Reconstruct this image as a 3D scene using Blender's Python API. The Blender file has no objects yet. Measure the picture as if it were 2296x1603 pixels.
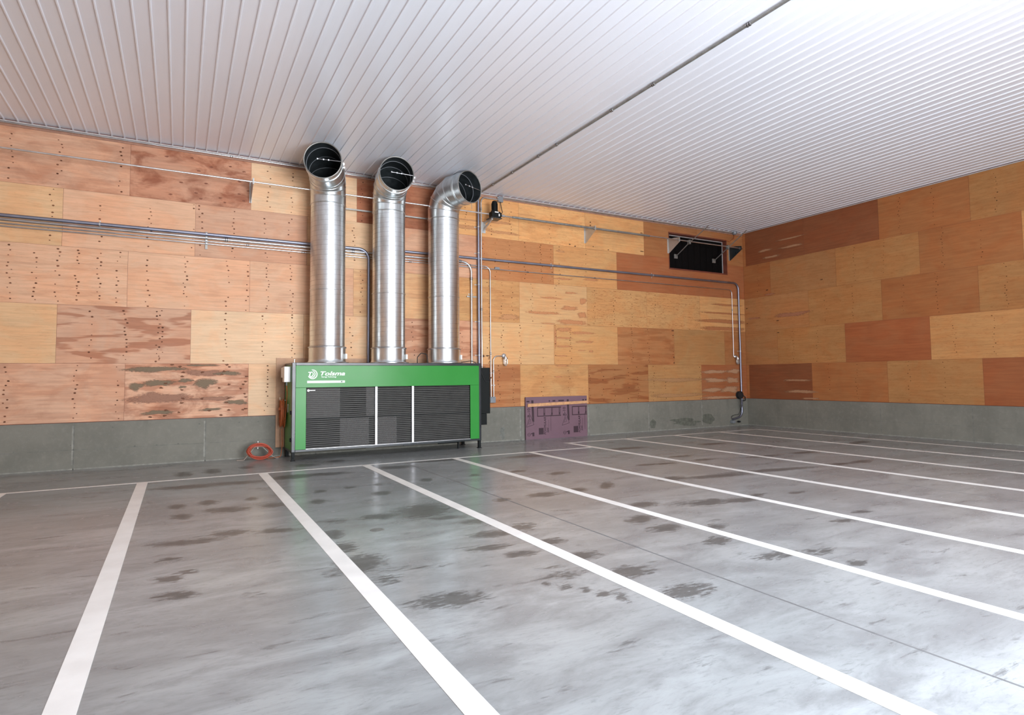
import bpy, bmesh, math, random
import numpy as np
from mathutils import Vector, Matrix
random.seed(7)
scene = bpy.context.scene
COL = scene.collection
PI = math.pi

# ------------------------------------------------------------------ camera
IMG_W, IMG_H = 2296, 1603
CAM = Vector((-18.358, -15.384, 1.808))
YAW, PITCH, ROLL, FOC = 0.50356, 0.05641, -0.00972, 1353.9
fwd = Vector((math.sin(YAW)*math.cos(PITCH), math.cos(YAW)*math.cos(PITCH), math.sin(PITCH)))
rgt = Vector((math.cos(YAW), -math.sin(YAW), 0))
upv = rgt.cross(fwd)
r2 = rgt*math.cos(ROLL) + upv*math.sin(ROLL)
u2 = -rgt*math.sin(ROLL) + upv*math.cos(ROLL)
cam_data = bpy.data.cameras.new('camera')
cam = bpy.data.objects.new('camera', cam_data)
COL.objects.link(cam)
cam.matrix_world = Matrix(((r2.x, u2.x, -fwd.x, CAM.x), (r2.y, u2.y, -fwd.y, CAM.y), (r2.z, u2.z, -fwd.z, CAM.z), (0, 0, 0, 1)))
cam_data.sensor_width = 36
cam_data.lens = FOC/IMG_W*36
cam_data.shift_y = -31/IMG_W
cam_data.clip_end = 200
scene.camera = cam

# ------------------------------------------------------------------ daylight
ROOM_H, X_L, Y_F = 7.135, -25.0, -17.8
DOOR = (-16.6, -8.9, 0.0, 5.3)         # the big door behind the photographer
world = bpy.data.worlds.new('daylight')
scene.world = world
world.use_nodes = True
nt = world.node_tree
nt.nodes.clear()
wo = nt.nodes.new('ShaderNodeOutputWorld')
bg = nt.nodes.new('ShaderNodeBackground')
tc = nt.nodes.new('ShaderNodeTexCoord')
sx = nt.nodes.new('ShaderNodeSeparateXYZ')
cr = nt.nodes.new('ShaderNodeValToRGB')
mr = nt.nodes.new('ShaderNodeMapRange')
mr.inputs[1].default_value = -1; mr.inputs[2].default_value = 1
nt.links.new(tc.outputs['Generated'], sx.inputs[0])
nt.links.new(sx.outputs['Z'], mr.inputs[0])
nt.links.new(mr.outputs[0], cr.inputs[0])
nt.links.new(cr.outputs[0], bg.inputs[0])
nt.links.new(bg.outputs[0], wo.inputs[0])
e = cr.color_ramp.elements
e[0].position = 0.0; e[0].color = (1.0, 1.02, 1.08, 1)
e[1].position = 1.0; e[1].color = (.78, .90, 1.15, 1)
for pos, c in ((.485, (1.0, 1.02, 1.08, 1)), (.505, (.95, .97, 1.0, 1)), (.6, (.92, .97, 1.08, 1))):
    q = cr.color_ramp.elements.new(pos); q.color = c
bg.inputs[1].default_value = 21.5
pl = bpy.data.lights.new('door_daylight', 'AREA')
pl.shape = 'RECTANGLE'
pl.size = DOOR[1]-DOOR[0]; pl.size_y = DOOR[3]-DOOR[2]
pl.cycles.is_portal = True
po = bpy.data.objects.new('door_daylight', pl)
COL.objects.link(po)
po.location = ((DOOR[0]+DOOR[1])/2, Y_F-.1, (DOOR[2]+DOOR[3])/2)
po.rotation_euler = (PI/2, 0, 0)

scene.view_settings.view_transform = 'Standard'
scene.view_settings.look = 'None'
scene.view_settings.gamma = 1
scene.view_settings.use_curve_mapping = False
scene.view_settings.exposure = 0.0

# ------------------------------------------------------------------ materials
def newmat(name):
    m = bpy.data.materials.new(name); m.use_nodes = True
    return m, m.node_tree, m.node_tree.nodes['Principled BSDF']
class NB:
    """tiny node helper"""
    def __init__(s, nt): s.nt = nt
    def n(s, t, **kw):
        x = s.nt.nodes.new(t)
        for k, v in kw.items(): setattr(x, k, v)
        return x
    def put(s, sock, v):
        if isinstance(v, bpy.types.NodeSocket): s.nt.links.new(v, sock)
        else: sock.default_value = v
    def math(s, op, a, b=0.0, c=None, clamp=False):
        x = s.n('ShaderNodeMath', operation=op, use_clamp=clamp); s.put(x.inputs[0], a); s.put(x.inputs[1], b)
        if c is not None: s.put(x.inputs[2], c)
        return x.outputs[0]
    def noise(s, vec, scale, detail=3, rough=.55, dist=0.0):
        x = s.n('ShaderNodeTexNoise'); s.put(x.inputs['Vector'], vec); s.put(x.inputs['Scale'], scale)
        x.inputs['Detail'].default_value = detail; x.inputs['Roughness'].default_value = rough; x.inputs['Distortion'].default_value = dist
        return x.outputs[0]
    def mapp(s, vec, scale=(1, 1, 1), loc=(0, 0, 0)):
        x = s.n('ShaderNodeMapping'); s.put(x.inputs[0], vec); x.inputs['Scale'].default_value = scale; x.inputs['Location'].default_value = loc
        return x.outputs[0]
    def ramp(s, v, a, b, lo=0.0, hi=1.0):
        x = s.n('ShaderNodeMapRange', interpolation_type='SMOOTHSTEP'); s.put(x.inputs[0], v); s.put(x.inputs[1], a); s.put(x.inputs[2], b); s.put(x.inputs[3], lo); s.put(x.inputs[4], hi)
        return x.outputs[0]
    def mix(s, f, a, b, bt='MIX'):
        x = s.n('ShaderNodeMix', data_type='RGBA', blend_type=bt); s.put(x.inputs[0], f); s.put(x.inputs[6], a); s.put(x.inputs[7], b)
        return x.outputs[2]
def simple(name, col, rough=.5, metal=0.0, noise=.12, scale=6.0, spec=None, bump=0.0, coat=0.0):
    m, t, b = newmat(name); N = NB(t)
    tcn = N.n('ShaderNodeTexCoord').outputs['Object']
    nz = N.noise(tcn, scale, 4)
    f = N.ramp(nz, .3, .7, 1-noise, 1+noise)
    c = N.mix(1.0, (*col, 1), N.n('ShaderNodeCombineXYZ').outputs[0], 'MULTIPLY')
    cmb = t.nodes[-1] if False else None
    x = [n for n in t.nodes if n.type == 'COMBXYZ'][0]
    for i in range(3): t.links.new(f, x.inputs[i])
    t.links.new(c, b.inputs['Base Color'])
    t.links.new(N.ramp(nz, .3, .7, rough*.9, min(1, rough*1.12)), b.inputs['Roughness'])
    b.inputs['Metallic'].default_value = metal
    if spec is not None: b.inputs['Specular IOR Level'].default_value = spec
    if coat: b.inputs['Coat Weight'].default_value = coat; b.inputs['Coat Roughness'].default_value = .15
    if bump:
        bp = N.n('ShaderNodeBump'); bp.inputs['Strength'].default_value = bump; bp.inputs['Distance'].default_value = .01
        t.links.new(N.noise(tcn, scale*5, 5), bp.inputs['Height']); t.links.new(bp.outputs[0], b.inputs['Normal'])
    return m
M = {}
M['green'] = simple('green_paint', (.040, .25, .048), .24, noise=.02, scale=2, spec=.18)
M['green_side'] = simple('green_paint_side', (.06, .26, .06), .42, noise=.05, scale=2)
M['frame'] = simple('dark_grey_frame', (.022, .028, .030), .30, noise=.08, scale=3, spec=.45)
M['black'] = simple('black_enamel', (.006, .008, .0075), .55, noise=.1, spec=.2)
M['rubber'] = simple('black_rubber', (.015, .015, .015), .6)
M['alu'] = simple('brushed_aluminium', (.78, .78, .78), .34, 1.0, noise=.04)
M['alu_dull'] = simple('satin_aluminium', (.50, .50, .51), .42, 1.0, noise=.04)
M['white'] = simple('white_plastic', (.78, .78, .76), .4, noise=.03)
M['decal'] = simple('white_decal', (.85, .88, .86), .35, noise=.01)
M['decal_grey'] = simple('grey_decal', (.35, .38, .4), .5, noise=.02)
M['decal_green'] = simple('green_decal', (.03, .12, .05), .5, noise=.02)
M['steel'] = simple('conduit_steel', (.60, .61, .62), .32, 1.0, noise=.1, scale=3)
M['steel_blue'] = simple('conduit_steel_blued', (.30, .32, .40), .46, 1.0, noise=.08, scale=3)
M['steel_dull'] = simple('dull_zinc', (.33, .33, .31), .5, .8, noise=.15, scale=8)
M['plate'] = simple('zinc_plate', (.55, .56, .54), .42, .6, noise=.08, scale=4)
M['boxgrey'] = simple('box_grey', (.24, .26, .28), .45, .3, noise=.06)
M['orange'] = simple('orange_cord', (.42, .105, .025), .55, noise=.2, scale=20)
M['redhose'] = simple('red_hose', (.42, .065, .03), .5, noise=.15, scale=20)
M['hosestand'] = simple('hose_stand_steel', (.42, .36, .3), .5, .3, noise=.15)
M['redwood'] = simple('redwood_trim', (.16, .042, .022), .6, noise=.2, scale=5)
M['hatch'] = simple('hatch_black', (.004, .0035, .0035), .75, noise=.2, spec=.1)
M['foam'] = simple('purple_foam_board', (.175, .10, .125), .6, noise=.05, scale=3)
M['foamink'] = simple('foam_print', (.045, .022, .03), .6, noise=.1)
M['batten'] = simple('pine_batten', (.60, .33, .16), .6, noise=.15, scale=9)
M['backer'] = simple('backer_board', (.50, .30, .18), .6, noise=.12, scale=5)
M['slat'] = simple('louvre_slat', (.035, .035, .032), .55, noise=.12, scale=6)
M['slatedge'] = simple('louvre_slat_edge', (.115, .115, .105), .5, .2, noise=.12, scale=6)
M['core'] = simple('coil_core', (.045, .043, .038), .65, noise=.3, scale=4)
M['trimwhite'] = simple('ceiling_trim', (.55, .54, .53), .4, .3, noise=.06)
M['trimbrown'] = simple('ceiling_trim_wood', (.35, .19, .13), .6, noise=.15)
M['cover'] = simple('block_cover', (.3, .3, .3), .6)

# galvanised duct: spangled zinc, streaked along the pipe
m, t, b = newmat('galvanised_duct'); N = NB(t)
tcn = N.n('ShaderNodeTexCoord').outputs['Object']
n1 = N.noise(N.mapp(tcn, (1, 1, .35)), 5, 5, .65)
n2 = N.noise(N.mapp(tcn, (9, 9, .6)), 3, 3)
c = N.mix(N.ramp(n1, .35, .7), (.74, .78, .79, 1), (.57, .60, .60, 1))
t.links.new(c, b.inputs['Base Color'])
b.inputs['Metallic'].default_value = 1.0
t.links.new(N.math('ADD', N.ramp(n1, .3, .75, .27, .36), N.ramp(n2, .3, .7, 0, .04)), b.inputs['Roughness'])
bp = N.n('ShaderNodeBump'); bp.inputs['Strength'].default_value = .02; bp.inputs['Distance'].default_value = .02
t.links.new(N.noise(N.mapp(tcn, (1, 1, 1.2)), 3, 2), bp.inputs['Height']); t.links.new(bp.outputs[0], b.inputs['Normal'])
M['galv'] = m
M['galv_dark'] = simple('duct_seam', (.50, .52, .53), .42, 1.0, noise=.1)
M['liner'] = simple('duct_inside_shade', (.035, .043, .046), .5, .3, noise=.25, scale=8)  # inner face of the zinc elbows, shade inside the mouth painted into its colour

# plywood
m, t, b = newmat('plywood'); N = NB(t)
uv = N.n('ShaderNodeUVMap', uv_map='m').outputs[0]
tone = N.n('ShaderNodeAttribute', attribute_name='tone').outputs['Color']
fxn = N.n('ShaderNodeAttribute', attribute_name='fx')
sp = N.n('ShaderNodeSeparateXYZ'); t.links.new(fxn.outputs['Vector'], sp.inputs[0])
fband, fblot, fgrain = sp.outputs[0], sp.outputs[1], sp.outputs[2]
gr = N.noise(N.mapp(uv, (1.3, 22, 1)), 1.0, 5, .6, .6)
gr2 = N.noise(N.mapp(uv, (3.2, 15, 1)), 1.6, 4, .65, 1.6)
bandn = N.noise(N.mapp(uv, (.55, 3.4, 1)), 1.6, 3, .5, .35)
big = N.noise(N.mapp(uv, (1, 1.7, 1)), 1.5, 5, .6, .5)
huge = N.noise(N.mapp(uv, (.35, .5, 1)), 1.0, 2)
dk = N.mix(1.0, tone, (.66, .50, .44, 1), 'MULTIPLY')
dk2 = N.mix(1.0, tone, (.50, .33, .27, 1), 'MULTIPLY')
grey = (.19, .165, .12, 1)
c = N.mix(N.math('MULTIPLY', N.ramp(bandn, .49, .56), fband, clamp=True), tone, dk)
c = N.mix(N.math('MULTIPLY', N.ramp(big, .44, .66), N.math('MULTIPLY', fblot, 1.0), clamp=True), c, dk2)
c = N.mix(N.math('MULTIPLY', N.ramp(gr2, .53, .66), fgrain, clamp=True), c, dk)
warm = N.mix(1.0, c, (1.03, .90, .82, 1), 'MULTIPLY')
c = N.mix(N.ramp(N.noise(N.mapp(uv, (.9, 1.3, 1)), 1.0, 4, .6, 1.0), .40, .62, 0, .8), c, warm)
hs = N.n('ShaderNodeHueSaturation')
t.links.new(c, hs.inputs['Color'])
v = N.math('ADD', N.ramp(gr, .3, .72, .07, -.10), N.ramp(huge, .3, .7, .96, 1.04))
t.links.new(v, hs.inputs['Value'])
t.links.new(hs.outputs[0], b.inputs['Base Color'])
b.inputs['Roughness'].default_value = .62
b.inputs['Specular IOR Level'].default_value = .3
bp = N.n('ShaderNodeBump'); bp.inputs['Strength'].default_value = .15; bp.inputs['Distance'].default_value = .004
t.links.new(gr, bp.inputs['Height']); t.links.new(bp.outputs[0], b.inputs['Normal'])
M['ply'] = m

# stains and knots lying in the wood surface: soft ragged edge from a per-corner alpha
m, t, b = newmat('wood_stain'); N = NB(t)
uv = N.n('ShaderNodeUVMap', uv_map='m').outputs[0]
at_ = N.n('ShaderNodeAttribute', attribute_name='tone')
g1 = N.noise(N.mapp(uv, (9, 34, 1)), 1.6, 4, .65)
al = N.math('ADD', at_.outputs['Alpha'], N.math('MULTIPLY', N.math('SUBTRACT', g1, .5), 1.7))
t.links.new(N.mix(N.ramp(g1, .35, .7, 0, .05), at_.outputs['Color'], (.10, .05, .03, 1)), b.inputs['Base Color'])
b.inputs['Roughness'].default_value = .65; b.inputs['Specular IOR Level'].default_value = .25
t.links.new(N.math('MULTIPLY', N.ramp(al, .30, .95), .88), b.inputs['Alpha'])
M['stain'] = m

# concrete stem wall
m, t, b = newmat('concrete_wall'); N = NB(t)
tcn = N.n('ShaderNodeTexCoord').outputs['Object']
a1 = N.noise(tcn, .9, 6, .6); a2 = N.noise(tcn, 9, 5, .7); a3 = N.noise(N.mapp(tcn, (1, 1, .25)), 2.6, 4)
c = N.mix(N.ramp(a1, .32, .68), (.205, .20, .165, 1), (.16, .158, .13, 1))
c = N.mix(N.ramp(a2, .45, .8, 0, .45), c, (.26, .255, .215, 1))
c = N.mix(N.ramp(a3, .55, .75, 0, .4), c, (.13, .13, .105, 1))
vo = N.n('ShaderNodeTexVoronoi'); t.links.new(tcn, vo.inputs['Vector']); vo.inputs['Scale'].default_value = 3.2
c = N.mix(N.ramp(vo.outputs[0], .02, .06, .6, 0), c, (.10, .10, .09, 1))
t.links.new(c, b.inputs['Base Color']); b.inputs['Roughness'].default_value = .8
bp = N.n('ShaderNodeBump'); bp.inputs['Strength'].default_value = .3; bp.inputs['Distance'].default_value = .01
t.links.new(a2, bp.inputs['Height']); t.links.new(bp.outputs[0], b.inputs['Normal'])
M['concrete'] = m
M['conc_joint'] = simple('concrete_joint', (.15, .155, .135), .85, noise=.25, scale=9)
M['conc_light'] = simple('concrete_laitance', (.25, .25, .215), .85, noise=.2, scale=9)
M['conc_patch'] = simple('concrete_damp_patch', (.115, .12, .095), .75, noise=.25, scale=9)

# floor: sealed concrete with dark trowel marks of their own shape
m, t, b = newmat('sealed_concrete_floor'); N = NB(t)
tcn = N.n('ShaderNodeTexCoord').outputs['Object']
st = N.n('ShaderNodeAttribute', attribute_name='stain').outputs['Fac']
s1 = N.noise(N.mapp(tcn, (1.0, 2.6, 1)), 1.1, 7, .66, .5)
s2 = N.noise(N.mapp(tcn, (.5, 1.2, 1)), .7, 4, .55)
fine = N.noise(N.mapp(tcn, (4, 14, 1)), 2.0, 6, .75, .5)
f2 = N.noise(N.mapp(tcn, (2.2, 7, 1)), 3.0, 6, .78)
c = N.mix(N.ramp(s2, .3, .7), (.365, .385, .375, 1), (.265, .28, .272, 1))
c = N.mix(N.ramp(s1, .36, .68, 0, .85), c, (.21, .215, .21, 1))
c = N.mix(N.ramp(fine, .48, .8, 0, .5), c, (.13, .132, .128, 1))
f3 = N.noise(N.mapp(tcn, (3.5, 26, 1)), 2.0, 5, .8)
sm = N.math('ADD', st, N.math('MULTIPLY', N.math('SUBTRACT', f2, .5), 3.4))
sm = N.math('ADD', sm, N.math('MULTIPLY', N.math('SUBTRACT', f3, .5), 1.6))
sm = N.math('MULTIPLY', N.ramp(sm, .18, .72), N.ramp(st, .03, .28))
rnd = N.math('MULTIPLY', N.ramp(N.noise(N.mapp(tcn, (1.0, 4.5, 1)), 1.7, 6, .75, .3), .575, .69), .7)
sm = N.math('MAXIMUM', sm, rnd)
c = N.mix(N.math('MULTIPLY', sm, .78), c, (.055, .053, .048, 1))
t.links.new(c, b.inputs['Base Color'])
t.links.new(N.math('ADD', N.ramp(s1, .3, .7, .19, .28), N.math('MULTIPLY', sm, .12)), b.inputs['Roughness'])
b.inputs['Specular IOR Level'].default_value = .32
bp = N.n('ShaderNodeBump'); bp.inputs['Strength'].default_value = .10; bp.inputs['Distance'].default_value = .01
t.links.new(N.noise(tcn, 5, 4), bp.inputs['Height']); t.links.new(bp.outputs[0], b.inputs['Normal'])
M['floor'] = m
M['paint'] = simple('white_line_paint', (.80, .79, .74), .45, noise=.05, scale=3)
M['sawcut'] = simple('saw_cut', (.14, .14, .135), .7)

# ceiling metal liner
m, t, b = newmat('ceiling_liner'); N = NB(t)
tcn = N.n('ShaderNodeTexCoord').outputs['Object']
z1 = N.noise(N.mapp(tcn, (1, .3, 1)), .9, 4); z2 = N.noise(N.mapp(tcn, (40, .8, 1)), 1.0, 4)
c = N.mix(N.ramp(z1, .3, .7), (.82, .85, .91, 1), (.79, .82, .88, 1))
c = N.mix(N.ramp(z2, .5, .8, 0, .25), c, (.74, .765, .82, 1))
t.links.new(c, b.inputs['Base Color'])
b.inputs['Metallic'].default_value = .12
b.inputs['Roughness'].default_value = .32
M['ceil'] = m

# jar-lamp glass
m, t, b = newmat('jar_glass')
b.inputs['Base Color'].default_value = (.85, .88, .86, 1); b.inputs['Transmission Weight'].default_value = .85; b.inputs['Roughness'].default_value = .08; b.inputs['IOR'].default_value = 1.45
M['glass'] = m

# ------------------------------------------------------------------ object helpers
def finish(bm, name, mat, parent=None, smooth=False, bevel=0.0, sharp=38):
    me = bpy.data.meshes.new(name)
    bmesh.ops.recalc_face_normals(bm, faces=bm.faces)
    bm.to_mesh(me); bm.free()
    mats = mat if isinstance(mat, (list, tuple)) else [mat]
    for q in mats: me.materials.append(M[q] if isinstance(q, str) else q)
    if smooth:
        for f in me.polygons: f.use_smooth = True
        me.set_sharp_from_angle(angle=math.radians(sharp))
    o = bpy.data.objects.new(name, me); COL.objects.link(o)
    if parent is not None:
        o.parent = parent; o.matrix_parent_inverse = parent_inv(parent)
    if bevel:
        mo = o.modifiers.new('bevel', 'BEVEL'); mo.width = bevel; mo.segments = 2; mo.limit_method = 'ANGLE'
    return o
def parent_inv(p):
    m = Matrix.LocRotScale(p.location, p.rotation_euler, p.scale).inverted() if p.parent is None else (p.parent_world_inv if False else Matrix.Identity(4))
    if p.parent is not None:
        # child of a child: parts never carry their own offset, so the thing's inverse is already applied
        m = Matrix.Identity(4)
    return m
def thing(name, label, cat, loc=(0, 0, 0), group=None):
    o = bpy.data.objects.new(name, None); COL.objects.link(o)
    o.location = loc; o.empty_display_size = .1
    o['label'] = label; o['category'] = cat
    if group: o['group'] = group
    return o
def tag(o, label, cat, group=None):
    o['label'] = label; o['category'] = cat
    if group: o['group'] = group
    return o
def struct(o):
    o['kind'] = 'structure'; return o
def box(bm, x0, x1, y0, y1, z0, z1, mi=0):
    vs = [bm.verts.new((x, y, z)) for x in (x0, x1) for y in (y0, y1) for z in (z0, z1)]
    for idx in ((0, 1, 3, 2), (4, 6, 7, 5), (0, 4, 5, 1), (2, 3, 7, 6), (0, 2, 6, 4), (1, 5, 7, 3)):
        f = bm.faces.new([vs[i] for i in idx]); f.material_index = mi
def prism(bm, pts, off, mi=0):
    """closed outline (3D points) extruded by vector off"""
    a = [bm.verts.new(p) for p in pts]; c = [bm.verts.new(Vector(p)+Vector(off)) for p in pts]
    n = len(a)
    fs = [bm.faces.new(a), bm.faces.new(c[::-1])]
    for i in range(n): fs.append(bm.faces.new((a[i], a[(i+1) % n], c[(i+1) % n], c[i])))
    for f in fs: f.material_index = mi
def sweep(bm, pts, r, seg=12, cap=True, mi=0, start_circle=None):
    """tube along a polyline with mitred joints; returns the rings"""
    P = [Vector(p) for p in pts]; D = [(P[i+1]-P[i]).normalized() for i in range(len(P)-1)]
    d0 = D[0]; u = d0.orthogonal().normalized()
    if abs(d0.z) < .9: u = Vector((0, 0, 1)).cross(d0).normalized()
    w = d0.cross(u)
    cur = [P[0]+r*(u*math.cos(2*PI*k/seg)+w*math.sin(2*PI*k/seg)) for k in range(seg)]
    rings = [cur]
    for i in range(1, len(P)):
        d = D[i-1]; n = (D[i-1]+D[i]) if i < len(D) else D[i-1]
        cur = [q + d*((P[i]-q).dot(n)/d.dot(n)) for q in cur]
        rings.append(cur)
    vr = [[bm.verts.new(q) for q in ring] for ring in rings]
    for i in range(len(vr)-1):
        for k in range(seg):
            f = bm.faces.new((vr[i][k], vr[i][(k+1) % seg], vr[i+1][(k+1) % seg], vr[i+1][k])); f.material_index = mi
    if cap:
        for q in (vr[0][::-1], vr[-1]):
            f = bm.faces.new(q); f.material_index = mi
    return rings
def bend(pts, rad, n=7):
    """round the corners of a polyline"""
    P = [Vector(p) for p in pts]; out = [P[0]]
    for i in range(1, len(P)-1):
        a = (P[i-1]-P[i]).normalized(); c = (P[i+1]-P[i]).normalized()
        ang = a.angle(c); tl = rad/math.tan(ang/2)
        s = P[i]+a*tl; e2 = P[i]+c*tl; cen = P[i]+(a+c).normalized()*(rad/math.sin(ang/2))
        v0 = s-cen; v1 = e2-cen; th = v0.angle(v1); ax = v0.cross(v1).normalized()
        for k in range(n+1): out.append(cen+Matrix.Rotation(th*k/n, 3, ax) @ v0)
    out.append(P[-1]); return out
def ring_tube(bm, ring, r, seg=6, mi=0):
    """small bead following a closed ring of points"""
    n = len(ring); cen = sum(ring, Vector())/n; R = []
    for i in range(n):
        tdir = (ring[(i+1) % n]-ring[i-1]).normalized(); rad = (ring[i]-cen); rad = (rad-tdir*rad.dot(tdir)).normalized(); w = tdir.cross(rad)
        R.append([bm.verts.new(ring[i]+r*(rad*math.cos(2*PI*k/seg)+w*math.sin(2*PI*k/seg))) for k in range(seg)])
    for i in range(n):
        a, c = R[i], R[(i+1) % n]
        for k in range(seg):
            f = bm.faces.new((a[k], a[(k+1) % seg], c[(k+1) % seg], c[k])); f.material_index = mi
def lathe(bm, cx, cy, prof, seg=48, mi=0, axis='z', cap=True):
    rings = []
    for r, h in prof:
        ring = []
        for k in range(seg):
            a = 2*PI*k/seg
            if axis == 'z': p = (cx[0]+r*math.cos(a), cx[1]+r*math.sin(a), cx[2]+h)
            elif axis == 'y': p = (cx[0]+r*math.cos(a), cx[1]+h, cx[2]+r*math.sin(a))
            else: p = (cx[0]+h, cx[1]+r*math.cos(a), cx[2]+r*math.sin(a))
            ring.append(bm.verts.new(p))
        rings.append(ring)
    for i in range(len(rings)-1):
        for k in range(seg):
            f = bm.faces.new((rings[i][k], rings[i][(k+1) % seg], rings[i+1][(k+1) % seg], rings[i+1][k])); f.material_index = mi
    if cap:
        for q in (rings[0][::-1], rings[-1]):
            f = bm.faces.new(q); f.material_index = mi
def L(c, prof, name, mat, parent=None, axis='z', seg=32, cap=True):
    bm = bmesh.new(); lathe(bm, c, None, prof, seg, axis=axis, cap=cap)
    return finish(bm, name, mat, parent, True)
def B(x0, x1, y0, y1, z0, z1, name, mat, parent=None, bevel=0.0):
    bm = bmesh.new(); box(bm, x0, x1, y0, y1, z0, z1)
    return finish(bm, name, mat, parent, bevel=bevel)
def text_mesh(body, size, x, y, z, name, mat, parent, shear=0.0, bold=0.0, width=None, rotz=0.0, wscale=1.0, heavy=0.0):
    cu = bpy.data.curves.new(name, 'FONT'); cu.body = body; cu.size = size; cu.shear = shear; cu.offset = bold; cu.extrude = .0015
    tmp = bpy.data.objects.new(name, cu); COL.objects.link(tmp)
    dg = bpy.context.evaluated_depsgraph_get(); dg.update()
    me = bpy.data.meshes.new_from_object(tmp.evaluated_get(dg))
    COL.objects.unlink(tmp); bpy.data.objects.remove(tmp)
    xs = [v.co.x for v in me.vertices]
    sc = (width/(max(xs)-min(xs))) if width else wscale
    x0 = min(xs)
    Rz = Matrix.Rotation(rotz, 4, 'Z')
    for v in me.vertices:
        q = Rz @ Vector(((v.co.x-x0)*sc, v.co.y, v.co.z))
        v.co = Vector((x+q.x, y-q.z, z+q.y))
    if heavy:                      # heavier strokes: the same letters laid down again a hair to each side
        src_v = [v.co.copy() for v in me.vertices]; fs_ = [list(f.vertices) for f in me.polygons]; VV = []; FF = []
        for k, (dx_, dz_) in enumerate(((0, 0), (heavy, 0), (-heavy, 0), (0, heavy*.7), (0, -heavy*.7), (heavy*.8, heavy*.5), (-heavy*.8, -heavy*.5), (heavy*.8, -heavy*.5), (-heavy*.8, heavy*.5))):
            o_ = len(VV); VV += [(v.x+dx_, v.y-.00006*k, v.z+dz_) for v in src_v]; FF += [[q+o_ for q in f] for f in fs_]
        me = bpy.data.meshes.new(name); me.from_pydata(VV, [], FF)
    me.materials.clear(); me.materials.append(M[mat])
    o = bpy.data.objects.new(name, me); COL.objects.link(o)
    if parent is not None: o.parent = parent; o.matrix_parent_inverse = parent_inv(parent)
    return o

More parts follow.
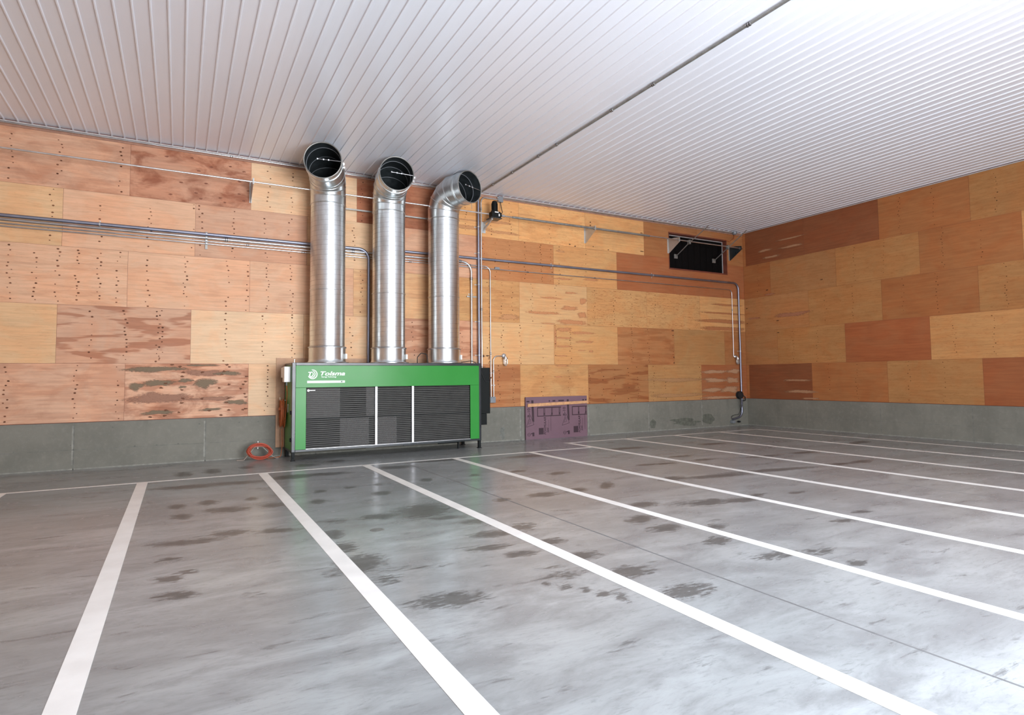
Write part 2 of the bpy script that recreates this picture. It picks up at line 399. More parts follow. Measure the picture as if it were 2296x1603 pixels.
# ------------------------------------------------------------------ floor
STAINS = [(-18.25,-1.95,0.1,-0.01,-0.0,-0.31,1.0),(-17.74,-1.82,0.1,-0.01,-0.01,-0.32,1.0),(-17.1,-1.62,0.09,-0.01,-0.02,-0.19,1.0),(-18.21,-3.58,0.39,-0.07,-0.0,-0.17,1.0),(-17.5,-3.57,0.39,-0.07,-0.01,-0.16,1.0),(-18.36,-5.32,0.08,-0.02,0.0,-0.17,1.0),(-17.95,-5.23,0.09,-0.02,-0.01,-0.18,1.0),(-17.74,-5.93,0.19,-0.05,-0.01,-0.16,1.0),(-17.36,-5.29,0.07,-0.02,-0.01,-0.12,1.0),(-17.13,-5.95,0.12,-0.03,-0.02,-0.14,1.0),(-18.29,-6.09,0.08,-0.02,-0.0,-0.16,1.0),(-17.78,-7.38,0.15,-0.04,-0.01,-0.13,1.0),(-18.34,-7.57,0.2,-0.06,0.0,-0.11,1.0),(-18.05,-7.58,0.14,-0.04,-0.0,-0.07,1.0),(-17.29,-7.55,0.17,-0.05,-0.01,-0.09,1.0),(-18.42,-8.23,0.08,-0.03,0.0,-0.06,1.0),(-18.26,-8.77,0.08,-0.03,-0.0,-0.04,1.0),(-18.41,-8.92,0.09,-0.03,0.0,-0.09,1.0),(-18.35,-9.43,0.11,-0.04,0.0,-0.09,1.0),(-17.78,-9.75,0.09,-0.03,-0.01,-0.09,0.4),(-15.83,-5.1,0.07,-0.02,-0.02,-0.1,1.0),(-15.33,-5.07,0.06,-0.01,-0.03,-0.12,1.0),(-16.33,-5.19,0.07,-0.01,-0.02,-0.1,1.0),(-16.5,-6.02,0.08,-0.02,-0.03,-0.16,1.0),(-15.53,-5.89,0.1,-0.02,-0.05,-0.15,1.0),(-16.47,-3.4,0.29,-0.05,-0.04,-0.23,1.0),(-15.85,-3.41,0.33,-0.05,-0.04,-0.17,1.0),(-16.02,-7.47,0.17,-0.05,-0.04,-0.14,1.0),(-15.39,-7.43,0.26,-0.07,-0.14,-0.39,1.0),(-15.3,-7.99,0.17,-0.05,-0.03,-0.08,1.0),(-16.61,-7.42,0.13,-0.04,-0.03,-0.12,0.6),(-16.75,-8.08,0.08,-0.03,-0.04,-0.2,1.0),(-16.77,-8.7,0.09,-0.03,-0.04,-0.18,1.0),(-16.76,-9.34,0.15,-0.05,-0.07,-0.25,1.0),(-16.67,-9.95,0.09,-0.03,-0.04,-0.14,0.7),(-17.05,-9.55,0.1,-0.04,-0.02,-0.09,0.5),(-16.39,-9.73,0.34,-0.12,-0.02,-0.05,0.5),(-15.04,-8.37,0.17,-0.05,-0.06,-0.12,0.8),(-15.13,-9.02,0.19,-0.06,-0.06,-0.12,1.0),(-15.42,-9.51,0.16,-0.05,-0.05,-0.09,1.0),(-16.4,-10.7,0.21,-0.08,-0.06,-0.13,1.0),(-14.45,-5.07,0.08,-0.02,-0.05,-0.14,1.0),(-13.5,-5.06,0.07,-0.01,-0.05,-0.1,1.0),(-14.13,-7.35,0.09,-0.02,-0.05,-0.1,1.0),(-14.44,-3.27,0.28,-0.04,-0.06,-0.19,1.0),(-15.96,-1.96,0.18,-0.02,-0.03,-0.19,1.0),(-15.29,-1.69,0.13,-0.01,-0.05,-0.2,1.0),(-13.37,-2.79,0.41,-0.06,-0.06,-0.16,1.0),(-12.05,-5.69,0.15,-0.03,-0.08,-0.12,1.0),(-12.58,-5.08,0.12,-0.02,-0.06,-0.1,1.0),(-12.08,-7.21,0.09,-0.02,-0.18,-0.23,1.0),(-13.4,-7.32,0.17,-0.04,-0.08,-0.13,1.0),(-12.74,-7.28,0.13,-0.03,-0.09,-0.13,1.0),(-9.9,-5.75,0.21,-0.04,-0.07,-0.08,1.0),(-9.48,-5.83,0.18,-0.04,-0.08,-0.08,1.0),(-8.37,-5.82,0.23,-0.04,-0.09,-0.09,1.0),(-8.46,-3.31,0.4,-0.05,-0.13,-0.15,1.0),(-5.9,-3.75,0.3,-0.04,-0.14,-0.13,1.0),(-9.76,-7.51,0.56,-0.13,-0.11,-0.1,1.0),(-8.38,-7.57,0.75,-0.17,-0.13,-0.1,1.0),(-10.68,-7.27,0.18,-0.04,-0.14,-0.14,1.0),(-12.58,-8.69,0.16,-0.05,-0.11,-0.13,1.0),(-12.04,-8.94,0.21,-0.06,-0.09,-0.09,0.6),(-11.68,-9.06,0.21,-0.06,-0.15,-0.14,1.0),(-11.16,-9.19,0.26,-0.08,-0.11,-0.09,1.0),(-13.19,-9.35,0.14,-0.04,-0.12,-0.14,1.0),(-13.23,-9.84,0.15,-0.05,-0.11,-0.12,1.0),(-12.68,-10.12,0.11,-0.04,-0.13,-0.12,0.7),(-10.62,-9.04,0.1,-0.03,-0.08,-0.06,1.0),(-9.98,-9.23,0.12,-0.03,-0.07,-0.05,1.0),(-13.14,-10.56,0.12,-0.04,-0.11,-0.1,1.0),(-13.06,-11.24,0.21,-0.07,-0.09,-0.07,0.8),(-12.58,-11.38,0.13,-0.05,-0.1,-0.07,0.8),(-12.62,-11.8,0.08,-0.03,-0.07,-0.04,1.0),(-15.24,-9.88,0.12,-0.04,-0.04,-0.08,1.0),(-14.75,-9.64,0.13,-0.04,-0.06,-0.1,1.0),(-14.73,-10.25,0.14,-0.05,-0.07,-0.1,1.0),(-14.69,-8.91,0.13,-0.04,-0.09,-0.16,0.8),(-15.22,-10.4,0.1,-0.04,-0.04,-0.06,0.5),(-15.22,-10.66,0.16,-0.06,-0.06,-0.09,0.6),(-14.65,-10.89,0.15,-0.06,-0.1,-0.12,1.0),(-14.57,-11.53,0.15,-0.06,-0.11,-0.11,1.0),(-15.49,-10.79,0.03,-0.01,-0.01,-0.02,1.0),(-15.4,-10.92,0.04,-0.01,-0.02,-0.02,1.0),(-15.29,-11.08,0.04,-0.02,-0.02,-0.02,1.0),(-15.22,-11.23,0.05,-0.02,-0.02,-0.03,1.0),(-15.15,-11.4,0.04,-0.01,-0.01,-0.02,1.0),(-15.16,-11.29,0.1,-0.04,-0.03,-0.03,0.5),(-11.09,-10.7,0.14,-0.05,-0.06,-0.04,1.0),(-10.44,-10.52,0.11,-0.04,-0.07,-0.04,1.0),(-6.59,-7.75,0.22,-0.05,-0.12,-0.08,1.0),(-5.91,-7.78,0.19,-0.04,-0.18,-0.11,1.0),(-5.48,-6.21,0.31,-0.06,-0.15,-0.11,1.0),(-2.44,-5.63,0.27,-0.04,-0.29,-0.17,1.0),(-11.23,-3.28,0.42,-0.06,-0.1,-0.16,1.0),(-8.37,-5.15,0.24,-0.04,-0.1,-0.1,1.0),(-6.84,-6.15,0.33,-0.06,-0.13,-0.1,1.0)]
xs = np.linspace(-25.1, .1, 340); ys = np.linspace(Y_F-.3, .1, 250)
GX, GY = np.meshgrid(xs, ys)
S = np.zeros_like(GX)
for (cx, cy, ax_, ay_, bx_, by_, k) in STAINS:
    ax_ *= 1.25; A = np.array([[ax_, bx_], [ay_, by_]])
    if abs(by_) < .05: A[1, 1] = .05*(1 if by_ > 0 else -1)
    I = np.linalg.inv(A)
    dx, dy = GX-cx, GY-cy
    d = np.sqrt((I[0, 0]*dx+I[0, 1]*dy)**2 + (I[1, 0]*dx+I[1, 1]*dy)**2)
    S = np.maximum(S, k*np.clip(1.25-d*.72, 0, 1))
nx, ny = len(xs), len(ys)
verts = np.stack([GX.ravel(), GY.ravel(), np.zeros(nx*ny)], 1)
idx = np.arange(nx*ny).reshape(ny, nx)
faces = np.stack([idx[:-1, :-1].ravel(), idx[:-1, 1:].ravel(), idx[1:, 1:].ravel(), idx[1:, :-1].ravel()], 1)
me = bpy.data.meshes.new('floor'); me.from_pydata(verts.tolist(), [], faces.tolist())
at = me.attributes.new('stain', 'FLOAT', 'POINT'); at.data.foreach_set('value', S.ravel().astype(np.float32))
me.materials.append(M['floor'])
floor = struct(bpy.data.objects.new('floor', me)); COL.objects.link(floor)
def line(x0, x1, y0, y1, name='painted_line', mat='paint', h=.0015):
    bm = bmesh.new(); box(bm, x0, x1, y0, y1, .0002, h)
    return finish(bm, name, mat, floor)
line(-25, -8.97, -2.66, -2.57)                     # line along the wall, in front of the cooler
line(-9.06, -1.30, -1.47, -1.38)                   # its continuation nearer to the wall
line(-25, -24.6, -17.5, -2.66)
for i, (x, yt) in enumerate(((-22.98, -2.66), (-20.96, -2.66), (-18.98+0, -2.66), (-16.98, -2.66), (-14.965, -2.66), (-12.93, -2.66), (-10.94, -2.66), (-9.03, -1.47), (-7.01, -1.47), (-5.11, -1.47), (-3.16, -1.47), (-1.38, -1.47))):
    w = .165 if x < -14 else .15
    if x < -1.5: line(x, x+w, -17.3, yt, h=.0021)
    else: line(x, x+.12, -17.3, yt+.09)
line(-14.075, -14.055, -17.5, -2.7, 'saw_cut', 'sawcut', .0008)
line(-7.94, -7.925, -17.5, 0, 'saw_cut', 'sawcut', .0008)
bm = bmesh.new(); lathe(bm, (-16.24, -8.14, 0), None, [(.085, .0003), (.085, .003), (.07, .004), (.068, .002), (.0, .002)], 28, cap=False)
dr = finish(bm, 'floor_cleanout', 'conc_joint'); tag(dr, 'small round metal cleanout cap set in the floor between two white lines', 'floor cap')

# ------------------------------------------------------------------ plywood walls
TAN = (.66, .43, .235); PALE = (.72, .505, .315); PINK = (.62, .375, .245); PEACH = (.68, .42, .265)
RED = (.40, .175, .095); BROWN = (.45, .235, .12); ORNG = (.52, .275, .145); OLIVE = (.50, .315, .165); RBLOT = (.55, .30, .19)
KNOT = (.14, .05, .025)
class Ply:
    def __init__(s, mp): s.mp = mp; s.v = []; s.f = []; s.uv = []; s.tone = []; s.fx = []; s.mi = []
    def poly(s, pts, off, tone, fx=(0, 0, 0), seed=(0, 0), al=None, mi=0):
        i = len(s.v); s.v += [s.mp(u, w, off) for u, w in pts]; s.f.append(list(range(i, i+len(pts)))); s.mi.append(mi)
        for k, (u, w) in enumerate(pts): s.uv.append((u+seed[0], w+seed[1])); s.tone.append((*tone, 1 if al is None else al[k])); s.fx.append((*fx, 1))
    def blob(s, x0, z0, x1, z1, tone, fx=(0, 0, 0), n=30, wob=.22, off=.0012):
        cx, cz, a, c = (x0+x1)/2, (z0+z1)/2, abs(x1-x0)/2, abs(z1-z0)/2
        ph = [random.uniform(0, 6.28) for _ in range(4)]; P = []
        for k in range(n):
            th = 2*PI*k/n; ct, sn = math.cos(th), math.sin(th)
            sq = 1/max(abs(ct)**3+abs(sn)**3, 1e-6)**(1/3)
            P.append((a*sq*ct*(1+min(wob, .35)*(.6*math.sin(2*th+ph[0])+.4*math.sin(3*th+ph[1]))), c*sq*sn*(1+min(wob, .35)*(.6*math.sin(3*th+ph[2])+.5*math.sin(4*th+ph[3])))))
        R0, R1, R2 = .55, 1.0, 1.35; off += random.uniform(0, .0008)
        rings = [[(cx+q[0]*r_, cz+q[1]*r_) for q in P] for r_ in (R0, R1, R2)]; al = (1.0, .55, 0.0)
        s.poly(rings[0], off, tone, fx, (0, 0), [1.0]*n, 1)
        for g in (0, 1):
            for k in range(n):
                k2 = (k+1) % n
                s.poly([rings[g][k], rings[g][k2], rings[g+1][k2], rings[g+1][k]], off, tone, fx, (0, 0), [al[g], al[g], al[g+1], al[g+1]], 1)
    def knot(s, u, w, rr, tone, off=.0016):
        n = 7; ci = [(u+rr*.75*1.4*math.cos(2*PI*k/n), w+rr*.75*math.sin(2*PI*k/n)) for k in range(n)]; co = [(u+rr*1.5*1.4*math.cos(2*PI*k/n), w+rr*1.5*math.sin(2*PI*k/n)) for k in range(n)]
        s.poly(ci, off, tone, (0, 0, 0), (0, 0), [1.0]*n, 1)
        for k in range(n):
            k2 = (k+1) % n; s.poly([ci[k], ci[k2], co[k2], co[k]], off, tone, (0, 0, 0), (0, 0), [1.0, 1.0, 0.0, 0.0], 1)
    def panel(s, x0, x1, z0, z1, tone, fx, knots, hole=None, kr=1.0):
        g = .0022; seed = (random.uniform(0, 90), random.uniform(0, 90))
        R = [(x0+g, x1-g, z0+g, z1-g)]
        if hole:
            hx0, hx1, hz0, hz1 = hole; o = []
            for (a, b_, c, d) in R:
                if b_ <= hx0 or a >= hx1 or d <= hz0 or c >= hz1: o.append((a, b_, c, d)); continue
                if a < hx0: o.append((a, hx0, c, d))
                if b_ > hx1: o.append((hx1, b_, c, d))
                m0, m1 = max(a, hx0), min(b_, hx1)
                if c < hz0: o.append((m0, m1, c, hz0))
                if d > hz1: o.append((m0, m1, hz1, d))
            R = o
        jit = random.uniform(.95, 1.05); tone = tuple(min(1, q*jit) for q in tone)
        for (a, b_, c, d) in R: s.poly([(a, c), (b_, c), (b_, d), (a, d)], 0, tone, fx, seed)
        inhole = lambda u, w: hole and hole[0]-.04 < u < hole[1]+.04 and hole[2]-.04 < w < hole[3]+.04
        cols = knots if isinstance(knots, (list, tuple)) else None
        if cols is None:
            if knots <= 0: return
            cols = []; u = x0+random.uniform(.08, .5)
            while u < x1-.05: cols.append(u); u += random.uniform(.3, .62)/max(knots, .3)
        for u in cols:
            w = z0+random.uniform(.03, .12); stp = random.uniform(.07, .13)
            while w < z1-.03:
                if random.random() < .85:
                    ku = u+random.choice((-.028, 0, .03))+random.uniform(-.01, .01); rr = random.uniform(.006, .0125)*kr
                    if not inhole(ku, w) and x0+.02 < ku < x1-.02:
                        s.knot(ku, w, rr, tuple(q*m_ for q, m_ in zip(tone, random.choice(((.22, .12, .08), (.15, .08, .05), (.32, .19, .14))))))
                w += stp*random.uniform(.7, 1.35)
    def build(s, name, mat='ply'):
        me = bpy.data.meshes.new(name); me.from_pydata(s.v, [], s.f)
        u = me.uv_layers.new(name='m'); u.data.foreach_set('uv', np.array(s.uv, np.float32).ravel())
        a = me.attributes.new('tone', 'FLOAT_COLOR', 'CORNER'); a.data.foreach_set('color', np.array(s.tone, np.float32).ravel())
        a = me.attributes.new('fx', 'FLOAT_VECTOR', 'CORNER'); a.data.foreach_set('vector', np.array(s.fx, np.float32)[:, :3].ravel())
        me.materials.append(M[mat]); me.materials.append(M['stain']); me.polygons.foreach_set('material_index', np.array(s.mi, np.int32)); o = bpy.data.objects.new(name, me); COL.objects.link(o); return o
P4 = 1.2192; C0 = .976
def zr(r): return C0+P4*(r-1), C0+P4*r
HOLE = (-3.70, -.85, 5.48, 6.78)
W = Ply(lambda u, w, o: (u, -o, w))
N0, N1, N2, N3 = 0, .5, 1, 1.6
ROWS = {
 1: [(-24.9, -21.82, TAN, (0, .1, .2), N1), (-21.82, -19.38, PINK, (.3, .3, .1), N1), (-19.38, -16.94, PINK, (.75, .85, .35), N0), (-16.94, -14.5, PALE, (0, .05, .1), [-16.55, -15.4]), (-14.5, -12.06, TAN, (0, 0, .2), N1),
     (-12.06, -9.62, ORNG, (.5, .1, .1), [-10.32, -9.86, -11.5]), (-9.62, -7.18, TAN, (.1, .25, .35), [-8.85, -7.9]), (-7.18, -4.74, BROWN, (.75, 0, .1), [-7.14, -6.62, -6.15, -5.6, -5.2]), (-4.74, -2.30, OLIVE, (0, .1, .3), [-4.5, -4.0, -2.36]), (-2.30, -.02, RED, (.1, 0, .1), N0)],
 2: [(-24.9, -23.0, PALE, (0, 0, .1), N1), (-23.0, -20.59, TAN, (0, 0, .2), N1), (-20.59, -18.15, PINK, (.9, .1, .1), [-20, -19.4, -18.78, -18.73]), (-18.15, -15.71, PALE, (0, .03, .12), [-17.45, -16.62, -15.95]), (-15.71, -13.31, PALE, (0, .05, .15), [-14.55, -13.9]),
     (-13.31, -10.87, PINK, (.75, .15, .15), [-12.9, -11.5, -11.2]), (-10.87, -8.43, PALE, (0, .02, .12), [-10.65, -10.2, -9.62, -8.85]), (-8.43, -5.99, TAN, (0, 0, .3), [-8.38, -7.82]), (-5.99, -3.55, ORNG, (.45, .1, .15), [-5.4, -4.7, -3.6]), (-3.55, -1.11, OLIVE, (0, .1, .15), N0), (-1.11, -.02, BROWN, (.2, .1, .3), N0)],
 3: [(-24.9, -21.82, PALE, (0, .1, .2), N1), (-21.82, -19.38, PEACH, (.2, 0, .2), N2), (-19.38, -16.94, PEACH, (0, .12, .12), [-19.0, -18.28, -17.42, -16.98]), (-16.94, -14.5, PEACH, (.05, .15, .1), [-16.55, -16.0, -15.5, -15.05]), (-14.5, -12.06, TAN, (.3, .15, .1), [-14.3, -13.9]),
     (-12.06, -9.62, TAN, (.3, 0, .45), [-11.7, -10.65, -10.2, -9.85]), (-9.62, -7.18, PALE, (0, .05, .12), [-9.2, -8.35]), (-7.18, -4.74, TAN, (0, .05, 1), [-6.9, -6.1, -5.4]), (-4.74, -2.30, TAN, (0, .1, .95), [-4.4]), (-2.30, -.02, TAN, (.15, 0, .2), N0)],
 4: [(-24.9, -22.99, PINK, (.3, .2, .1), N1), (-22.99, -20.55, TAN, (0, .1, .2), N1), (-20.55, -18.1, PEACH, (0, .1, .15), [-19.9, -19.0, -18.13]), (-18.1, -15.65, PINK, (.1, .12, .12), [-18.0, -17.3, -16.6, -16.05]), (-15.65, -13.28, PALE, (.05, .1, .12), [-14.5]),
     (-13.28, -10.85, PINK, (.25, .15, .2), [-12.2]), (-10.85, -8.41, ORNG, (.1, .1, .3), [-10.8, -10.38, -9.95, -9.4, -8.85, -8.5]), (-8.41, -5.97, TAN, (.1, .1, .35), [-8.2, -7.2]), (-5.97, -3.53, RED, (.1, 0, .05), N0), (-3.53, -1.09, RED, (.1, 0, .05), N0), (-1.09, -.02, RED, (.1, 0, .05), N0)],
 5: [(-24.9, -21.82, TAN, (0, .2, .3), N1), (-21.82, -19.38, PINK, (.2, .4, .2), N1), (-19.38, -16.94, RBLOT, (.15, .9, .2), N0), (-16.94, -14.42, PALE, (0, .1, .15), [-16.55, -16.0, -15.2]), (-14.42, -12.06, RED, (.2, .5, .2), [-14.3, -13.4]),
     (-12.06, -9.62, TAN, (.1, .05, .2), [-11.35, -10.55, -9.9]), (-9.62, -7.2, TAN, (0, .2, .5), [-8.5]), (-7.2, -4.80, TAN, (0, .15, .25), N0), (-4.80, -2.36, BROWN, (.1, .1, .1), N0), (-2.36, -.02, BROWN, (.2, .1, .1), N0)],
}
for r, L_ in ROWS.items():
    z0, z1 = zr(r)
    if r == 5: z1 = 7.10
    for x0, x1, tone, fx, kn in L_:
        if x0 > -12.1: kk = 1.22 if (r == 5 and x0 < -5) else 1.06 if r == 4 else 1.0; tone = (tone[0]*.86*kk, tone[1]*.73*kk, tone[2]*.54*kk)  # right-hand sheets darkened, upper rows lifted: light falloff put into the tone
        elif x0 > -16.9: tone = (tone[0], tone[1]*.95, tone[2]*.9)
        W.panel(x0, x1 if x1 < -.1 else -.001, z0, z1, tone, fx, kn, HOLE, 1.35 if x0 < -15 else 1.15)
HB = (.58, .26, .115); HBr = (.44, .18, .075)
mul = lambda c, k: tuple(q*k for q in c)
for q in [(-9.39,3.71,-8.15,3.79),(-8.15,3.87,-7.53,4.00),(-7.46,4.09,-7.2,4.27),(-7.53,3.65,-7.2,3.82),(-8.27,3.43,-7.2,3.57),(-8.87,3.42,-8.40,3.45),(-8.01,4.38,-7.58,4.44),(-8.88,4.19,-8.20,4.24),(-8.41,2.71,-8.34,3.35),(-8.33,3.21,-7.76,3.33),(-7.76,3.14,-6.97,3.22),(-8.34,2.98,-7.79,3.04),(-7.59,2.87,-6.97,2.94),(-8.34,2.72,-7.83,2.78),(-8.32,2.44,-7.96,2.48),(-7.14,2.58,-6.97,2.64),(-7.55,2.62,-7.27,2.65),(-8.42,1.79,-8.15,1.85),(-8.37,4.80,-7.76,4.86),(-7.28,4.84,-6.75,4.91),(-8.4,2.14,-7.9,2.185)]:
    W.blob(*q, HB, (0, .1, .3))
for q in [(-10.53,6.29,-9.91,6.37),(-11.9,6.03,-10.54,6.14),(-10.54,6.00,-9.65,6.08),(-11.9,6.27,-10.6,6.31),(-8.30,5.65,-7.99,5.71),(-8.39,5.25,-7.78,5.27),(-9.62,6.65,-9.07,6.67),(-8.21,6.67,-7.86,6.69),(-10.3,2.6+.9,-9.65,3.5+.15)]:
    W.blob(*q, (.58, .29, .13), (0, .1, .3))
for q in [(-2.28,4.03,-.02,4.09),(-2.28,3.70,-.02,3.84),(-2.28,3.43,-.02,3.57),(-1.64,4.34,-.2,4.41)]:
    W.blob(*q, HBr, (0, .1, .3), wob=.15)
for q in [(-2.19,1.89,-1.07,2.01),(-.98,1.89,-.38,2.04),(-2.20,1.58,-1.08,1.72),(-1.08,1.55,-.39,1.74),(-2.25,1.24,-1.35,1.38),(-1.34,1.2,-.45,1.42),(-2.2,.99,-.2,1.08)]:
    W.blob(*q, (.50, .29, .165), (0, .1, .3), wob=.3)
for q in [(-4.5,1.62,-2.41,1.74),(-4.5,1.1,-2.43,1.22)]:
    W.blob(*q, (.46, .245, .11), (0, .1, .5), wob=.5)
# weathered sheet low at the left: grey mould patches and heavy knots
GREY = (.22, .165, .105)
for q in [(-18.05,1.66,-17.65,1.86),(-18.35,1.78,-18.1,1.86),(-19.0,1.7,-18.5,1.83),(-19.3,1.62,-19.05,1.78),(-18.35,1.65,-18.22,1.7),(-17.9,1.13,-17.5,1.19),(-19.0,1.08,-18.5,1.17),(-19.35,2.02,-18.3,2.13),(-17.6,1.93,-17.15,2.02),(-17.4,1.26,-17.0,1.36),(-18.2,2.14,-17.6,2.18)]:
    W.blob(*q, GREY, (0, .2, .8), wob=.7)
for q in [(-18.1,1.36,-17.3,1.44),(-19.2,1.34,-18.2,1.55),(-18.2,1.92,-17.5,2.05)]:
    W.blob(*q, (.36, .19, .125), (0, .5, .5), wob=.6, off=.0008)
for (x, z) in [(-18.28,2.0),(-18.35,2.13),(-18.3,1.91),(-18.62,1.76),(-18.7,1.66),(-18.3,1.61),(-18.28,1.42),(-18.3,1.32),(-18.35,1.11),(-18.6,1.17),(-17.9,2.0),(-17.45,2.02),(-17.35,2.12),(-17.5,1.95),(-17.35,1.72),(-17.05,1.72),(-17.55,1.64),(-16.98,1.9),(-17.0,1.78),(-17.02,1.5),(-16.99,1.42),(-17.36,1.4),(-17.4,1.3),(-17.35,1.13),(-17.05,1.13),(-16.99,1.15),(-17.75,1.13),(-17.9,1.4),(-18.62,1.05),(-17.5,1.02),(-18.9,1.03),(-17.1,1.62),(-17.4,2.17),(-18.5,2.17)]:
    W.blob(x-.034, z-.018, x+.034, z+.018, (.17, .065, .03), wob=.6, n=14, off=.0026)
# reddish blotchy sheet, top left
for (x, z) in [(-18.7,6.85),(-18.05,6.62),(-17.9,6.35),(-18.1,6.1),(-17.45,6.55),(-17.1,6.75),(-17.2,6.2),(-17.6,6.05),(-17.5,5.96),(-17.1,6.05),(-18.4,6.3),(-18.0,5.98),(-17.8,6.75),(-17.2,6.5),(-16.99,6.3),(-18.2,6.9),(-18.6,6.0),(-17.4,6.83)]:
    W.blob(x-.035, z-.016, x+.035, z+.016, (.26, .10, .06), wob=.6, n=12, off=.002)
for (x, z, w, h) in [(-13.95,6.75,.02,.02),(-13.95,6.45,.03,.012),(-13.95,6.15,.03,.012),(-10.83,2.43,.06,.035),(-10.68,2.44,.06,.02),(-10.62,2.38,.05,.012),(-10.6,2.27,.05,.012),(-7.0,6.72,.025,.02),(-7.0,6.62,.03,.02),(-7.8,5.93,.03,.02),(-7.6,5.89,.03,.02),(-6.9,5.95,.02,.015),(-6.3,5.9,.03,.015),(-4.9,6.6,.07,.012),(-4.9,5.98,.09,.015),(-3.6,3.36,.05,.02),(-3.6,3.2,.03,.015),(-3.58,2.45,.02,.03),(-3.58,2.26,.02,.03)]:
    W.blob(x-w, z-h, x+w, z+h, (.10, .045, .025), wob=.3, n=10, off=.002)
wall_back = struct(W.build('wall_back'))
bm = bmesh.new()
box(bm, -24.95, HOLE[0], .004, .3, C0-.01, 7.2); box(bm, HOLE[1], .3, .004, .3, C0-.01, 7.2)
box(bm, HOLE[0], HOLE[1], .004, .3, C0-.01, HOLE[2]); box(bm, HOLE[0], HOLE[1], .004, .3, HOLE[3], 7.2)
finish(bm, 'sheathing', 'redwood', wall_back)
def concrete_base(name, parent, wallax):
    bm = bmesh.new()
    if wallax == 'x': box(bm, -25, .3, .012, .3, -.1, C0-.004)
    else: box(bm, .012, .3, Y_F, .012, -.1, C0-.004)
    return finish(bm, name, 'concrete', parent)
concrete_base('concrete_base', wall_back, 'x')
# form joints, ties and damp patches on the concrete
cw = Ply(lambda u, w, o: (u, .012-o, w))
bm = bmesh.new()
rj = random.Random(3)
def strip(bm, x0, x1, z0, z1, mi, y=.0112):
    vs = [bm.verts.new((x0, y, z0)), bm.verts.new((x1, y, z0)), bm.verts.new((x1, y, z1)), bm.verts.new((x0, y, z1))]
    f = bm.faces.new(vs); f.material_index = mi
def hline(bm, xa, xb, z, mi):
    x = xa
    while x < xb:
        l = rj.uniform(.3, 1.1); h = rj.uniform(.004, .011); dz = rj.uniform(-.004, .004)
        strip(bm, x, min(x+l, xb), z+dz, z+dz+h, mi); x += l*rj.choice((1, 1, 1.15))
hline(bm, -25, -.05, .40, 0)
for x in (-22.7, -20.25, -17.82, -15.4, -12.05, -9.61, -7.17, -4.73, -2.3):
    strip(bm, x, x+.014, .0, .96, 0); strip(bm, x-.03, x, .1, .9, 1)
strip(bm, -25, -.0, 0, .025, 1)
def cblob(x0, z0, x1, z1, mi, y=.0106, wob=.18, n=24):
    ph = [rj.uniform(0, 6.28) for _ in range(3)]; cx, cz = (x0+x1)/2, (z0+z1)/2; vs = []
    for k in range(n):
        th = 2*PI*k/n; rr = 1+wob*(.6*math.sin(2*th+ph[0])+.4*math.sin(5*th+ph[1])+.3*math.sin(7*th+ph[2]))
        vs.append(bm.verts.new((cx+(x1-x0)/2*rr*math.cos(th), y, cz+(z1-z0)/2*rr*math.sin(th))))
    f = bm.faces.new(vs); f.material_index = mi
cblob(-2.30, .10, -1.75, .50, 2); cblob(-3.75, .12, -2.45, .36, 2, wob=.4); cblob(-4.72, .10, -4.42, .37, 2); cblob(-10.32, .10, -10.12, .36, 0, wob=.6)
for k in range(60):
    x = -24.5+k*.41; z = rj.choice((.84, .84, .42)); 
    if rj.random() < .6: cblob(x-.018, z-.014, x+.018, z+.014, 0, n=8)
finish(bm, 'form_marks', ['conc_joint', 'conc_light', 'conc_patch'], wall_back)

WR = Ply(lambda u, w, o: (-o, -u, w))
DBR = (.24, .085, .035); DOL = (.40, .195, .075)
RR = {1: [(.02, .12, ORNG), (.12, 2.63, DBR), (2.63, 5.07, BROWN), (5.07, 7.5, OLIVE), (7.5, 9.95, RED), (9.95, 12.4, TAN), (12.4, 17.7, BROWN)],
      2: [(.02, 1.36, DOL), (1.36, 3.82, OLIVE), (3.82, 6.28, RED), (6.28, 8.7, TAN), (8.7, 11.1, OLIVE), (11.1, 17.7, BROWN)],
      3: [(.02, 2.6, DOL), (2.6, 5.0, OLIVE), (5.0, 7.5, BROWN), (7.5, 9.9, OLIVE), (9.9, 12.4, RED), (12.4, 17.7, TAN)],
      4: [(.02, 1.15, BROWN), (1.15, 3.6, DOL), (3.6, 6.1, OLIVE), (6.1, 8.5, BROWN), (8.5, 11, TAN), (11, 17.7, OLIVE)],
      5: [(.02, .12, ORNG), (.12, 2.5, DBR), (2.5, 5.0, DBR), (5.0, 7.4, BROWN), (7.4, 9.9, OLIVE), (9.9, 17.7, TAN)]}
for r, L_ in RR.items():
    z0, z1 = zr(r)
    if r == 5: z1 = 7.10
    for x0, x1, tone in L_: WR.panel(x0 if x0 > .05 else .001, x1, z0, z1, tone if tone in (DBR, DOL) else (tone[0]*.80, tone[1]*.62, tone[2]*.42), (.1, .12, .4 if tone in (DOL, OLIVE, TAN) else .1), [x0+.6, x0+1.5] if tone in (OLIVE, TAN, BROWN) else 0, None, .9)
for (u, z, w, h) in [(1.0,4.85,.05,.02),(3.1,4.92,.05,.015),(.1,4.28,.04,.015),(.1,3.72,.03,.012),(1.4,3.72,.05,.015),(1.4,3.3,.05,.015)]:
    WR.blob(u-w, z-h, u+w, z+h, (.08, .035, .02), wob=.3, n=10, off=.002)
for q in [(1.3,3.82,2.6,3.96),(.15,3.86,.7,3.92),(.9,4.66,1.3,4.72)]: WR.blob(*q, RED, (0, .1, .3))
for q in [(1.5,6.5,2.45,6.55),(1.6,6.2,2.45,6.27),(.7,6.25,1.2,6.33),(.9,5.98,1.5,6.05),(1.5,1.6,2.6,1.66),(1.7,1.2,2.7,1.3),(2.2,1.0,2.9,1.05)]: WR.blob(*q, (.44, .24, .13), (0, .1, .2))
